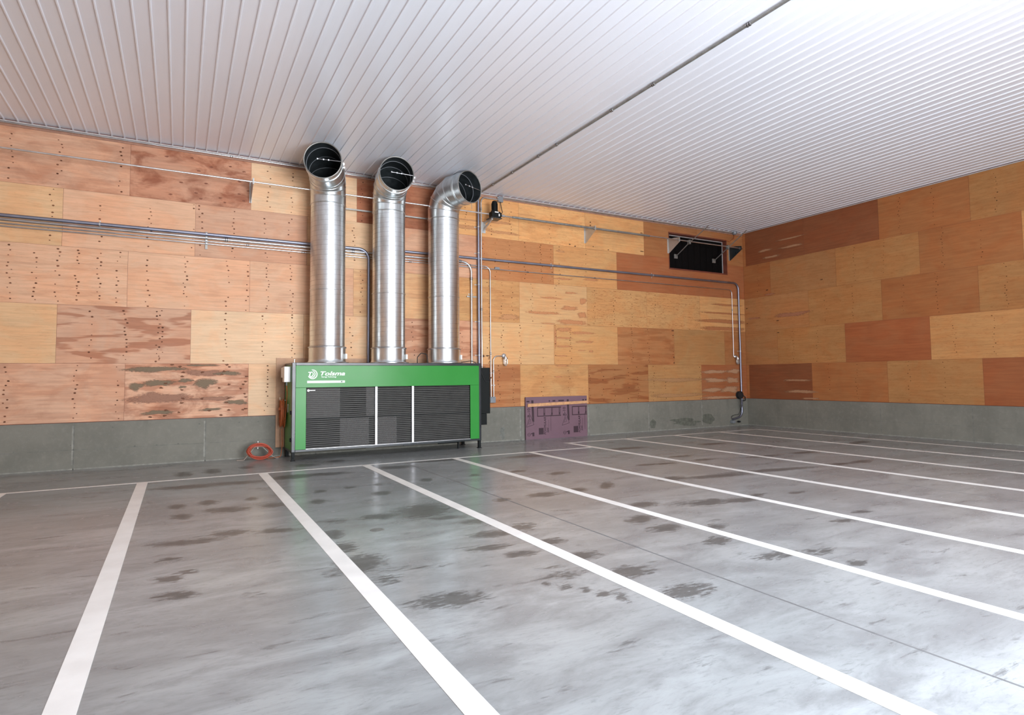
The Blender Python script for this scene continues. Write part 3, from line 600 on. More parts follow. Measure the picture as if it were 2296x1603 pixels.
wall_right = struct(WR.build('wall_right'))
B(.004, .3, Y_F, .3, C0-.01, 7.2, 'sheathing', 'redwood', wall_right)
concrete_base('concrete_base', wall_right, 'y')
bm = bmesh.new()
def stripy(y0, y1, z0, z1, mi, x=.0112):
    vs = [bm.verts.new((x, y0, z0)), bm.verts.new((x, y1, z0)), bm.verts.new((x, y1, z1)), bm.verts.new((x, y0, z1))]
    f = bm.faces.new(vs); f.material_index = mi
y = -.05
while y > -17:
    l = rj.uniform(.3, 1.0); stripy(y-l, y, .40, .408, 0); y -= l*1.08
for y in (-2.35, -4.8, -7.2, -9.6): stripy(y-.012, y, 0, .96, 0)
stripy(-17.5, 0, 0, .022, 1)
finish(bm, 'form_marks', ['conc_joint', 'conc_light', 'conc_patch'], wall_right)

# unseen sides that close the room (they carry the bounced light)
WL = Ply(lambda u, w, o: (X_L+o, u, w))
for r in range(1, 6):
    z0, z1 = zr(r); z1 = 7.1 if r == 5 else z1; y = Y_F
    while y < -.05:
        WL.panel(y, min(y+2.44, -.02), z0, z1, random.choice((TAN, PALE, PINK, ORNG)), (.1, .1, .2), 0); y += 2.44
wl = struct(WL.build('wall_left')); B(X_L-.3, X_L-.004, Y_F-.3, .3, C0, 7.2, 'sheathing', 'redwood', wl); B(X_L-.3, X_L-.002, Y_F-.3, .3, -.1, C0, 'concrete_base', 'concrete', wl)
WF = Ply(lambda u, w, o: (u, Y_F+o, w))
for r in range(1, 6):
    z0, z1 = zr(r); z1 = 7.1 if r == 5 else z1; x = X_L
    while x < -.05:
        WF.panel(x, min(x+2.44, -.02), z0, z1, random.choice((TAN, OLIVE, BROWN, ORNG)), (.1, .1, .2), 0, (DOOR[0], DOOR[1], -1, DOOR[3])); x += 2.44
wf = struct(WF.build('wall_front'))
bm = bmesh.new()
box(bm, X_L, DOOR[0], Y_F-.3, Y_F-.004, 0, 7.2); box(bm, DOOR[1], .3, Y_F-.3, Y_F-.004, 0, 7.2); box(bm, DOOR[0], DOOR[1], Y_F-.3, Y_F-.004, DOOR[3], 7.2)
finish(bm, 'sheathing', 'redwood', wf)

# ------------------------------------------------------------------ ceiling: ribbed metal liner, ribs run away from the wall
bm = bmesh.new(); SPC = .2286; x = -18.82-SPC*28; prof = []
while x < .2:
    prof += [(x-.019, 0), (x-.009, -.017), (x+.009, -.017), (x+.019, 0)]
    x += SPC
prof = [(px, pz) for px, pz in prof if -25.1 < px < .02]
prof = [(-25.1, 0)]+prof+[(.02, 0)]
YS = [Y_F, -9.0, .04]
rows_ = [[bm.verts.new((px, yy, ROOM_H+pz)) for px, pz in prof] for yy in YS]
for j in range(len(YS)-1):
    for i in range(len(prof)-1): bm.faces.new((rows_[j][i], rows_[j][i+1], rows_[j+1][i+1], rows_[j+1][i]))
box(bm, -25.4, .4, Y_F-.4, .4, ROOM_H+.03, ROOM_H+.08)
ceiling = struct(finish(bm, 'ceiling', 'ceil'))
# edge trims where the liner meets the walls
tr = struct(B(-25, -.03, -.028, -.001, 7.085, 7.112, 'trim_1', 'trimwhite'))
tr2 = struct(B(-25, -.03, -.018, -.001, 7.0, 7.083, 'trim_2', 'trimbrown'))
tr3 = struct(B(-.028, -.001, Y_F, -.03, 7.085, 7.112, 'trim_3', 'trimwhite'))

# ------------------------------------------------------------------ conduits
def conduit(label, pts, r, mat='steel', rad=.16, couplings=(), straps=(), name='electrical_conduit', cat='conduit', group=None):
    bm = bmesh.new(); path = bend(pts, rad) if len(pts) > 2 else [Vector(p) for p in pts]
    if all((path[i+1]-path[i]).length > 1e-5 for i in range(len(path)-1)) is False:
        path = [path[0]]+[path[i] for i in range(1, len(path)) if (path[i]-path[i-1]).length > 1e-5]
    base = thing(name, label, cat, pts[0], group)
    sweep(bm, path, r, 14)
    finish(bm, 'tube', mat, base, True)
    for (p, ax) in couplings:
        bm = bmesh.new(); k = r*1.32
        pr = [(k, -.045), (k, -.028), (k*1.12, -.027), (k*1.12, -.014), (k, -.013), (k, .013), (k*1.12, .014), (k*1.12, .027), (k, .028), (k, .045)]
        lathe(bm, p, None, [(r*.9, -.046)]+pr+[(r*.9, .046)], 16, axis=ax)
        for f in bm.faces:
            c = f.calc_center_median()-Vector(p); h = abs(getattr(c, ax))
            if .013 < h < .029: f.material_index = 1
        finish(bm, 'coupling', ['steel', 'rubber'], base, True)
    for (p, ax) in straps:
        bm = bmesh.new(); k = r*1.15
        lathe(bm, p, None, [(k*.8, -.012), (k, -.012), (k, .012), (k*.8, .012)], 14, axis=ax)
        if ax == 'x': box(bm, p[0]-.012, p[0]+.012, -.006, -.001, p[2]-r-.05, p[2]+r+.05); 
        else: box(bm, p[0]-r-.05, p[0]+r+.05, -.006, -.001, p[2]-.012, p[2]+.012)
        finish(bm, 'strap', 'plate', base)
    return base
yc = -.055
conduit('thick bluish conduit, uppermost of the run, turning down between the left and middle ducts', [(-24.9, yc, 5.155), (-14.12, yc, 5.155), (-14.12, yc, 2.22)], .038, 'steel_blue', .26, straps=[((-19.9, yc, 5.155), 'x')])
conduit('bright conduit second from the top of the run, turning down right of the right duct', [(-24.9, yc, 5.07), (-11.2, yc, 5.07), (-11.2, yc, 2.22)], .029, 'steel', .28,
        couplings=[((-17.46, yc, 5.07), 'x'), ((-14.53, yc, 5.07), 'x'), ((-11.55, yc, 5.07), 'x'), ((-11.2, yc, 4.6), 'z')], straps=[((-11.2, yc, 4.17), 'z')])
conduit('thin conduit, third from top of the run, dropping to the grey box by the cooler', [(-24.9, yc+.01, 4.995), (-10.60, yc+.01, 4.995), (-10.60, yc+.01, 1.27)], .016, 'steel', .17,
        couplings=[((-17.0, yc+.01, 4.995), 'x'), ((-11.25, yc+.01, 4.995), 'x'), ((-10.60, yc+.01, 2.50), 'z')], straps=[((-10.60, yc+.01, 1.95), 'z')])
conduit('thin conduit at the bottom of the run, continuing right to the corner lamp', [(-24.9, yc+.01, 4.935), (-.71, yc+.01, 4.935), (-.71, yc+.01, 2.50)], .015, 'steel', .14,
        couplings=[((-15.75, yc+.01, 4.935), 'x'), ((-13.0, yc+.01, 4.935), 'x'), ((-9.35, yc+.01, 4.935), 'x'), ((-6.9, yc+.01, 4.935), 'x'), ((-.71, yc+.01, 4.2), 'z')])
conduit('long bluish conduit above the foam board, bending down at the room corner to the floor', [(-13.84, yc-.012, 2.22), (-13.84, yc-.012, 5.195), (-.385, yc-.012, 5.195), (-.385, yc-.012, .33), (-.87, yc-.012, .24)], .036, 'steel_blue', .24,
        straps=[((-8.5, yc-.012, 5.195), 'x'), ((-4.5, yc-.012, 5.195), 'x'), ((-.385, yc-.012, 2.7), 'z')])
conduit('thick vertical conduit from cooler top up to the ceiling', [(-10.995, yc-.05, 2.10), (-10.995, yc-.05, 7.085)], .033, 'steel_blue', straps=[((-10.995, yc-.05, zz), 'z') for zz in (6.1, 5.35, 4.45, 3.4, 2.45)])
conduit('slim vertical conduit beside the thick one, elbowing right under the ceiling', [(-10.905, yc-.045, 2.10), (-10.905, yc-.045, 6.965), (-10.34, yc-.045, 6.965)], .02, 'steel', .15, couplings=[((-10.905, yc-.045, 6.62), 'z'), ((-10.905, yc-.045, 3.75), 'z')])
conduit('thin conduit tucked along the top of the plywood wall under the ceiling', [(-24.9, -.05, 7.055), (-11.05, -.05, 7.055)], .015, 'steel', couplings=[((-17.38, -.05, 7.055), 'x'), ((-14.1, -.05, 7.055), 'x')])
conduit('thin conduit under the ceiling from the switch box to the room corner', [(-10.18, -.05, 7.045), (-.58, -.05, 7.045)], .014, 'steel_dull', couplings=[((-7.4, -.05, 7.045), 'x'), ((-4.4, -.05, 7.045), 'x')])
conduit('dark straight conduit crossing the ceiling away from the wall', [(-10.93, -.07, 7.094), (-10.93, -17.6, 7.094)], .022, 'steel_dull', couplings=[((-10.93, yy, 7.094), 'y') for yy in (-.9, -2.0, -3.3, -4.1, -6.1, -7.3, -9.4)])
conduit('short lamp conduit rising from the grey box and bending right to the jar lamp', [(-10.515, yc+.012, 1.27), (-10.515, yc+.012, 2.435), (-10.24, yc+.012, 2.435)], .017, 'steel', .14, straps=[((-10.515, yc+.012, 1.6), 'z')], couplings=[((-10.515, yc+.012, 2.0), 'z')])

# unistrut clamp holding the run at the left
t_ = thing('strut_clamp', 'small slotted strut clamp holding the left end of the conduit run', 'clamp', (-17.87, -.02, 4.84))
B(-17.895, -17.845, -.026, -.001, 4.82, 5.22, 'channel', 'steel_dull', t_)
for zz in (5.155, 5.07, 4.995, 4.935): B(-17.885, -17.855, -.105, -.09, zz-.012, zz+.012, 'clamp_screw', 'steel', t_)
t_ = thing('strut_clamp', 'short strut clamp on the vertical conduit right of the right duct', 'clamp', (-11.2, -.02, 4.14))
B(-11.33, -11.02, -.024, -.001, 4.08, 4.12, 'channel', 'steel_dull', t_); B(-11.33, -11.29, -.05, -.024, 4.08, 4.12, 'clamp_screw', 'steel', t_)

# boxes
def jbox(label, x, z, w, h, d=.08, name='junction_box', mat='boxgrey'):
    t = thing(name, label, 'electrical box', (x, 0, z))
    B(x-w/2, x+w/2, -d, -.001, z-h/2, z+h/2, 'box_body', mat, t, .006)
    B(x-w/2+.006, x+w/2-.006, -d-.008, -d, z-h/2+.006, z+h/2-.006, 'cover', mat, t, .003)
    for sx_ in (-1, 1): L((x+sx_*(w/2-.02), -d-.008, z+sx_*(h/2-.02)), [(.006, 0), (.006, -.004), (.0, -.004)], 'screw', 'steel', t, 'y', 8)
    return t
jbox('square grey switch box low on the wall beside the black side of the cooler', -10.56, 1.19, .17, .17, .09)
jbox('small grey box in the thin conduit right of the vertical pair', -10.37, 4.965, .15, .075, .06)
pb = jbox('grey socket box at the ceiling with a cord down to the gearmotor', -10.26, 7.0, .16, .17, .1)
for zz in (6.965, 7.03): L((-10.36, -.07, zz), [(.02, 0), (.024, .005), (.024, .02), (.018, .022)], 'locknut', 'steel', pb, 'x', 12)

# jar lamps
def jar_lamp(label, x, z, group='jar lamps on the plywood wall'):
    t = thing('jar_lamp', label, 'lamp', (x, 0, z), group)
    L((x, -.001, z), [(.07, 0), (.07, -.045), (.055, -.06), (.03, -.062), (.0, -.062)], 'mounting_box', 'steel', t, 'y', 24)
    bm = bmesh.new(); sweep(bm, bend([(x, -.05, z), (x, -.13, z), (x, -.13, z-.05)], .035), .022, 12); finish(bm, 'arm', 'steel', t, True)
    L((x, -.13, z-.10), [(.02, .06), (.056, .055), (.06, .03), (.06, .0), (.045, -.002)], 'lamp_cap', 'steel', t)
    L((x, -.13, z-.10), [(.04, .0), (.046, -.03), (.046, -.13), (.036, -.165), (.012, -.178), (.0, -.178)], 'glass_jar', 'glass', t)
    for k in range(4):
        a = PI/4+k*PI/2; bm = bmesh.new(); c, s = math.cos(a)*.056, math.sin(a)*.056
        sweep(bm, [(x+c, -.13+s, z-.1), (x+c, -.13+s, z-.23), (x+c*.4, -.13+s*.4, z-.285), (x, -.13, z-.29)], .004, 6); finish(bm, 'guard_wire', 'steel', t)
jar_lamp('caged glass jar lamp above the foam board, left of the two', -10.17, 2.44)
jar_lamp('caged glass jar lamp in the far room corner beside the vertical conduit', -.60, 2.50)

# corner cord reel, sensor
t = thing('cord_reel', 'round dark cord reel low in the room corner with drooping cable', 'cord reel', (-.50, 0, 1.10))
L((-.50, -.02, 1.10), [(.02, 0), (.135, -.005), (.14, -.03), (.1, -.035), (.1, -.09), (.14, -.095), (.135, -.12), (.03, -.125), (.0, -.125)], 'reel', 'rubber', t, 'y', 36)
B(-.56, -.44, -.02, -.001, 1.02, 1.20, 'wall_bracket', 'steel_dull', t)
bm = bmesh.new()
sweep(bm, [(-.45+.07*math.cos(a)-.03, -.1, .80+.22*math.sin(a)) for a in [PI/2+2*PI*k/24 for k in range(23)]], .007, 8)
sweep(bm, bend([(-.40, -.1, 1.12), (-.22, -.09, 1.02), (-.18, -.07, .90), (-.30, -.07, .88), (-.38, -.09, .96)], .04), .014, 8)
sweep(bm, bend([(-.45, -.08, .62), (-.55, -.06, .40), (-.80, -.05, .38), (-.92, -.05, .34), (-.90, -.05, .26)], .05), .008, 8)
finish(bm, 'cable', 'rubber', t, True)
bx = thing('conduit_body', 'dark outlet elbow at the foot of the corner conduit', 'electrical fitting', (-.86, 0, .12))
B(-.93, -.80, -.12, .008, .10, .20, 'body', 'boxgrey', bx, .01); B(-.56, -.50, -.10, .008, .11, .17, 'plug', 'rubber', bx, .01); B(-.60, -.46, -.05, .008, .125, .145, 'plug', 'rubber', bx)
t = thing('smoke_sensor', 'round grey sensor at the ceiling corner with a curly cable', 'sensor', (-.50, 0, 7.04))
L((-.50, -.08, 7.02), [(.06, .085), (.09, .08), (.09, .03), (.07, -.01), (.04, -.03), (.0, -.03)], 'housing', 'boxgrey', t)
bm = bmesh.new(); sweep(bm, bend([(-.50, -.08, 6.99), (-.52, -.06, 6.86), (-.75, -.05, 6.72), (-.98, -.05, 6.76), (-1.05, -.03, 6.74)], .05), .011, 8); finish(bm, 'cable', 'orange', t, True)

# ------------------------------------------------------------------ hatch window in the back wall
hx0, hx1, hz0, hz1 = HOLE
win = struct(B(hx0, hx1, .20, .24, hz0, hz1, 'window_1', 'hatch'))
bm = bmesh.new()
box(bm, hx0-.0, hx1+.0, -.004, .24, hz1-.045, hz1); box(bm, hx0, hx1, -.004, .24, hz0, hz0+.05)
box(bm, hx0, hx0+.03, -.004, .24, hz0+.05, hz1-.045); box(bm, hx1-.03, hx1, -.004, .24, hz0+.05, hz1-.045)
finish(bm, 'window_reveal', 'redwood', win)
bm = bmesh.new()
for (a, b_, c, d) in ((hx0+.03, hx1-.03, hz1-.075, hz1-.05), (hx0+.03, hx1-.03, hz0+.055, hz0+.085), (hx0+.03, hx0+.05, hz0+.085, hz1-.075), (hx1-.05, hx1-.03, hz0+.085, hz1-.075)):
    box(bm, a, b_, .17, .199, c, d)
finish(bm, 'edge_angle', 'trimwhite', win)
bm = bmesh.new()
for k in range(9): box(bm, hx0+.2+k*.3, hx0+.215+k*.3, .188, .199, hz0+.09, hz1-.08)
finish(bm, 'stiffener', 'hatch', win)

# ------------------------------------------------------------------ shaft, brackets, motor, racks
SY, SZ = -.50, 6.385
def shaft(label, x0, x1, r, mat, name='drive_shaft'):
    bm = bmesh.new(); sweep(bm, [(x0, SY, SZ), (x1, SY, SZ)], r, 12)
    o = finish(bm, name, mat, None, True); tag(o, label, 'shaft'); return o
shaft('bright drive shaft along the top of the wall, left of the gearmotor', -24.5, -10.86, .019, 'alu')
sh = thing('drive_shaft', 'dull drive shaft from the gearmotor to the hatch brackets', 'shaft', (-10.5, SY, SZ))
bm = bmesh.new(); sweep(bm, [(-10.5, SY, SZ), (-.62, SY, SZ)], .019, 12); finish(bm, 'rod', 'steel', sh, True)
bm = bmesh.new(); sweep(bm, [(-10.1, SY, SZ), (-5.0, SY, SZ)], .034, 12); finish(bm, 'sleeve', 'steel_dull', sh, True)
L((-10.47, SY, SZ), [(.03, 0), (.04, .005), (.04, .1), (.03, .11)], 'coupler', 'steel', sh, 'x')
# support bar holding the ducts to the wall
o = B(-15.2, -11.7, -.20, -.165, 6.10, 6.135, 'duct_support_bar', 'steel_dull'); tag(o, 'grey bar running behind the three ducts below the drive shaft', 'support bar')
def bracket(label, x, depth=.56, h=.48, mat='plate', t=.006):
    th = thing('shaft_bracket', label, 'bracket', (x, 0, 6.2), 'triangular brackets carrying the drive shaft')
    bm = bmesh.new()
    prism(bm, [(x, -.01, 6.50), (x, -.01, 6.50-h), (x, -.06, 6.50-h), (x, -depth, 6.32), (x, -depth, 6.46), (x, -.3, 6.50)], (t, 0, 0)); finish(bm, 'gusset', mat, th)
    B(x-.028, x+.028, -.012, -.001, 6.50-h, 6.52, 'wall_plate', 'plate', th, .003)
    B(x-.012, x+.02, -depth, -depth+.03, 6.32, 6.46, 'tip_flange', mat, th)
    for yy in (-.38, -.45): L((x, yy, 6.425), [(.009, 0), (.009, -.006), (.0, -.006)], 'bolt', 'rubber', th, 'x', 8)
    L((x-.01, SY, SZ), [(.024, 0), (.045, .0), (.045, .03), (.024, .03)], 'bearing', 'steel_dull', th, 'x', 20)
    return th
bracket('leftmost pale bracket seen nearly edge-on, left of the ducts', -16.95)
bracket('pale triangular bracket midway between the gearmotor and the black hatch', -7.22)
bracket('pale triangular bracket at the left edge of the black hatch', -3.73)
bracket('dark triangular bracket at the right edge of the black hatch near the corner', -.74, mat='frame')

g = thing('gearmotor', 'black upright gearmotor on a small wall bracket near the ceiling', 'motor', (-10.66, 0, 6.2))
bm = bmesh.new()
prism(bm, [(-10.80, -.01, 6.27), (-10.80, -.01, 6.02), (-10.80, -.05, 6.02), (-10.80, -.05, 6.22), (-10.80, -.55, 6.22), (-10.80, -.55, 6.27)], (.045, 0, 0))
prism(bm, [(-10.80, -.05, 6.04), (-10.80, -.05, 6.09), (-10.80, -.46, 6.225), (-10.80, -.52, 6.225)], (.04, 0, 0)); finish(bm, 'mount_bracket', 'plate', g)
B(-10.84, -10.72, -.012, -.001, 5.96, 6.28, 'wall_plate', 'plate', g, .003)
B(-10.84, -10.50, -.62, -.30, 6.265, 6.285, 'mount_plate', 'frame', g)
bm = bmesh.new(); box(bm, -10.80, -10.53, -.60, -.38, 6.285, 6.47); finish(bm, 'gearbox', 'black', g, bevel=.025)
L((-10.53, SY, SZ), [(.07, 0), (.085, .003), (.085, .03), (.05, .035), (.05, .05), (.0, .05)], 'output_flange', 'black', g, 'x', 28)
L((-10.67, -.49, 6.47), [(.09, 0), (.1, .01), (.1, .035), (.078, .04), (.078, .05)], 'motor_flange', 'black', g)
bm = bmesh.new(); lathe(bm, (-10.67, -.49, 6.51), None, [(.078, 0), (.078, .22), (.07, .25), (.05, .27), (0, .27)], 32)
for k in range(20):
    a = 2*PI*k/20; c, s = math.cos(a), math.sin(a); w = .003
    prism(bm, [(-10.67+c*.075-s*w, -.49+s*.075+c*w, 6.53), (-10.67+c*.09-s*w, -.49+s*.09+c*w, 6.53), (-10.67+c*.09+s*w, -.49+s*.09-c*w, 6.53), (-10.67+c*.075+s*w, -.49+s*.075-c*w, 6.53)], (0, 0, .18))
finish(bm, 'motor_body', 'black', g)
B(-10.72, -10.60, -.604, -.60, 6.425, 6.455, 'nameplate', 'white', g); B(-10.60, -10.565, -.606, -.60, 6.33, 6.40, 'terminal_cover', 'white', g)
bm = bmesh.new(); sweep(bm, bend([(-10.26, -.07, 6.92), (-10.25, -.10, 6.75), (-10.32, -.30, 6.55), (-10.52, -.50, 6.36)], .12), .011, 8)
o = finish(bm, 'motor_cord', 'rubber', None, True); tag(o, 'dark cord hanging from the ceiling socket box to the gearmotor', 'cord')

def rack(label, x, tip):
    r = thing('toothed_rack', label, 'push rod', (x, .1, 6.0), 'rack rods that push the hatch open')
    a = Vector((x, .13, 5.985)); m_ = Vector((x, SY, SZ-.055)); e_ = Vector((x, tip[0], tip[1]))
    bm = bmesh.new(); sweep(bm, [a, m_, e_], .016, 8); finish(bm, 'rod', 'steel_dull', r)
    bm = bmesh.new(); box(bm, x-.075, x+.075, .125, .165, 5.91, 6.06); box(bm, x+.0, x+.02, .085, .125, 5.96, 6.01); finish(bm, 'end_plate', 'steel_dull', r, bevel=.004)
    B(x-.035, x+.035, SY-.06, SY+.05, SZ-.10, SZ+.045, 'pinion_housing', 'steel_dull', r, .008)
rack('toothed rod crossing the middle of the black hatch', -3.24, (-1.38, 6.73))
rack('toothed rod crossing the right edge of the black hatch', -1.38, (-1.34, 6.79))

# ------------------------------------------------------------------ ducts
def duct(label, X, mouth, elbow_label=None, sticker=False, cord=0):
    R = .405; d = thing('ventilation_duct', label, 'duct', (X, -.60, 2.2), 'galvanised ducts standing on the green cooler')
    cx = (X, -.60, 0)
    L(cx, [(.50, 2.203), (.50, 2.215), (.445, 2.225), (.428, 2.26), (.424, 2.30), (.424, 2.555)], 'base_collar', 'galv', d, seg=72, cap=False)
    L(cx, [(.424, 2.555), (.444, 2.557), (.444, 2.580), (.424, 2.584), (.41, 2.60)], 'clamp_band', 'galv_dark', d, seg=72, cap=False)
    # spiral pipe
    bm = bmesh.new(); seg = 72; pitch = .118; z0, z1 = 2.50, 6.17
    nrev = int((z1-z0)/pitch)+1; prof = [(0, .0), (.003, .0004), (.006, .0004), (.009, 0), (.014, 0), (pitch-.005, 0), (pitch, 0)]
    rings = []
    for j in range(nrev):
        for h, dr_ in prof[:-1]:
            rings.append([bm.verts.new((X+(R+dr_)*math.cos(2*PI*k/seg), -.60+(R+dr_)*math.sin(2*PI*k/seg), min(z1, max(2.45, z0+j*pitch+h+pitch*(k/seg)-.08)))) for k in range(seg+1)])
    for i in range(len(rings)-1):
        mi = 1 if i % 6 in (0, 1, 2) else 0
        for k in range(seg):
            f = bm.faces.new((rings[i][k], rings[i][k+1], rings[i+1][k+1], rings[i+1][k])); f.material_index = mi
    bmesh.ops.remove_doubles(bm, verts=bm.verts, dist=1e-5)
    o = finish(bm, 'spiral_pipe', ['galv', 'galv_dark'], d, True)
    L(cx, [(R+.002, 3.93), (R+.012, 3.935), (R+.012, 3.955), (R+.002, 3.96)], 'pipe_joint', 'galv', d, seg=72, cap=False)
    # gored elbow
    RB = .55; zb = 6.15; hdir = Vector((mouth[0]-X, mouth[1]+.60, 0)); D_ = hdir.length; hdir.normalize(); zc = zb+RB
    path = [Vector((X, -.6, zb-.14)), Vector((X, -.6, zb))]
    ng = 4; tl = RB*math.tan(PI/4/ng)
    cen = Vector((X, -.6, zb))+hdir*RB; p = Vector((X, -.6, zb))
    path = [Vector((X, -.6, zb-.14))]; dirv = Vector((0, 0, 1)); cur = Vector((X, -.6, zb-.0))
    for k in range(ng):
        cur = cur+dirv*tl; path.append(cur.copy())
        a = (k+1)*PI/2/ng; dirv = Vector((0, 0, 1))*math.cos(a)+hdir*math.sin(a); cur = cur+dirv*tl
    end = Vector((mouth[0], mouth[1], zc)); path.append(end)
    bm = bmesh.new(); rg = sweep(bm, path, R+.006, 72, cap=False)
    finish(bm, 'elbow', 'galv', d, True, sharp=11)
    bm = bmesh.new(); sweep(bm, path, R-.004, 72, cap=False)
    finish(bm, 'elbow_inside', 'liner', d, True, sharp=11)
    bm = bmesh.new()
    for ring in rg[1:-1]: ring_tube(bm, ring, .009)
    for q in (rg[0],): ring_tube(bm, q, .012)
    e2 = end-hdir*.10; uu = hdir.cross(Vector((0, 0, 1)))
    circ = lambda c, r: [c+r*(uu*math.cos(2*PI*k/72)+Vector((0, 0, 1))*math.sin(2*PI*k/72)) for k in range(72)]
    for off in (.22, .26): ring_tube(bm, circ(end-hdir*off, R+.008), .008)
    finish(bm, 'seam_bead', 'galv', d, True)
    bm = bmesh.new(); ring_tube(bm, circ(end, R+.002), .012, 8)
    a_ = circ(end-hdir*.002, R+.010); b_ = circ(end-hdir*.002, R-.012)
    va = [bm.verts.new(v) for v in a_]; vb = [bm.verts.new(v) for v in b_]
    for k in range(72): bm.faces.new((va[k], va[(k+1) % 72], vb[(k+1) % 72], vb[k]))
    finish(bm, 'mouth_rim', 'steel_dull', d, True)
    # inner lips of the gores, seen as steps inside the mouth
    bm = bmesh.new()
    for ring in rg[3:-1]:
        c_ = sum(ring, Vector())/72
        ring_tube(bm, [c_+(v-c_)*.965 for v in ring], .006)
    ring_tube(bm, circ(end-hdir*.28, R-.016), .007)
    finish(bm, 'inner_lip', 'boxgrey', d, True)
    # sensor rod across the mouth
    bm = bmesh.new(); u3 = -uu if uu.x < 0 else uu
    q0 = end-hdir*.03+u3*(R+.02)+Vector((0, 0, .0)); q1 = end-hdir*.03-u3*.13+Vector((0, 0, .035))
    sweep(bm, [q0, q1], .007, 8); finish(bm, 'sensor_rod', 'alu_dull', d, True)
    for f_ in (.55, .75, .98):
        bm = bmesh.new(); c_ = q0.lerp(q1, f_); box(bm, c_.x-.014, c_.x+.014, c_.y-.012, c_.y+.012, c_.z-.016, c_.z+.014)
        finish(bm, 'rod_clip', 'galv_dark', d)
    bm = bmesh.new()
    s0 = end+u3*(R+.02)-hdir*.06; s1 = end+u3*(R+.035)-hdir*.42+Vector((0, 0, -.08)); s2 = s1+Vector((.03, 0, -.32))
    if cord == 0: sweep(bm, bend([s0, s1, s2], .08), .006, 8)
    else: sweep(bm, [s0, s0+Vector((.07, 0, .0)), s0+Vector((.16, -.03, .13))], .007, 8)
    finish(bm, 'sensor_cable', 'steel_dull', d, True)
    for off, dz in ((.10, -.03), (.24, -.07)):
        bm = bmesh.new(); c_ = end+u3*(R+.03)-hdir*off+Vector((0, 0, dz)); box(bm, c_.x-.022, c_.x+.022, c_.y-.035, c_.y+.035, c_.z-.02, c_.z+.02)
        finish(bm, 'cable_gland', 'alu', d)
    # connector box on the right of the collar
    a = math.radians(-28); q = (X+.43*math.cos(a), -.60+.43*math.sin(a))
    B(q[0]-.005, q[0]+.04, q[1]-.03, q[1]+.03, 2.30, 2.42, 'sensor_box', 'white', d, .004)
    if sticker:
        bm = bmesh.new(); n = 8; rr = .4265
        A0, A1 = math.radians(-106), math.radians(-80)
        lo = [bm.verts.new((X+rr*math.cos(A0+(A1-A0)*k/n), -.60+rr*math.sin(A0+(A1-A0)*k/n), 2.36)) for k in range(n+1)]
        hi = [bm.verts.new((v.co.x, v.co.y, 2.51)) for v in lo]
        for k in range(n): bm.faces.new((lo[k], lo[k+1], hi[k+1], hi[k]))
        finish(bm, 'sticker', 'white', d)
    return d
duct('left galvanised duct with its elbow mouth facing the camera', -15.265, (-15.64, -1.78), sticker=True)
duct('middle galvanised duct with round open elbow mouth', -13.755, (-13.90, -1.68), cord=1)
duct('right galvanised duct whose elbow mouth turns to the right', -12.26, (-11.93, -1.56))

# ------------------------------------------------------------------ green cooler
UX0, UX1, UY0, UY1, UZ0, UZ1 = -16.145, -11.455, -1.15, -.10, .195, 2.195
u = thing('cooling_unit', 'long green storage cooler on short black legs under three ducts', 'cooling unit', (-13.8, -.6, 0))
bm = bmesh.new(); fw = .078
# front frame
box(bm, UX0, UX0+fw, UY0-.012, UY0+fw, UZ0, UZ1); box(bm, UX1-.055, UX1, UY0-.012, UY0+fw, UZ0, UZ1)
box(bm, UX0+fw, UX1-.055, UY0-.012, UY0+fw, UZ1-.065, UZ1); box(bm, UX0+fw, UX1-.055, UY0-.012, UY0+fw, UZ0, UZ0+.05)
# side rails, rear posts
for xx in (UX0, UX1-.05):
    box(bm, xx, xx+.05, UY0+fw, UY1, UZ1-.05, UZ1); box(bm, xx, xx+.05, UY0+fw, UY1, UZ0-.02, UZ0+.03); box(bm, xx, xx+.05, UY1-.05, UY1, UZ0+.03, UZ1-.05)
box(bm, UX0+.05, UX1-.05, UY1-.05, UY1, UZ1-.05, UZ1); box(bm, UX0+.05, UX1-.05, UY1-.05, UY1, UZ0-.02, UZ0+.03)
finish(bm, 'frame', 'frame', u, bevel=.006)
B(UX0+.05, UX1-.05, UY0+fw, UY1-.05, UZ1-.03, UZ1-.004, 'top_panel', 'frame', u)
B(UX0+.05, UX1-.05, UY0+fw, UY1-.05, UZ0-.0, UZ0+.03, 'floor_pan', 'black', u)
B(UX0+.006, UX0+.02, UY0+fw, UY1-.05, UZ0+.03, UZ1-.05, 'side_panel', 'green_side', u)
B(UX1-.02, UX1-.006, UY0+fw, UY1-.05, UZ0+.03, UZ1-.05, 'side_panel', 'black', u)
B(UX0+.05, UX1-.05, UY1-.03, UY1-.01, UZ0+.03, UZ1-.05, 'back_panel', 'black', u)
fy = UY0-.006
hd = B(-16.066, -11.512, fy, UY0+.01, 1.632, 2.13, 'header_panel', 'green', u, .004)
B(-16.066, -15.838, fy+.001, UY0+.01, .246, 1.629, 'side_strip', 'green', u, .003)
B(-11.762, -11.512, fy+.001, UY0+.01, .246, 1.629, 'side_strip', 'green', u, .003)
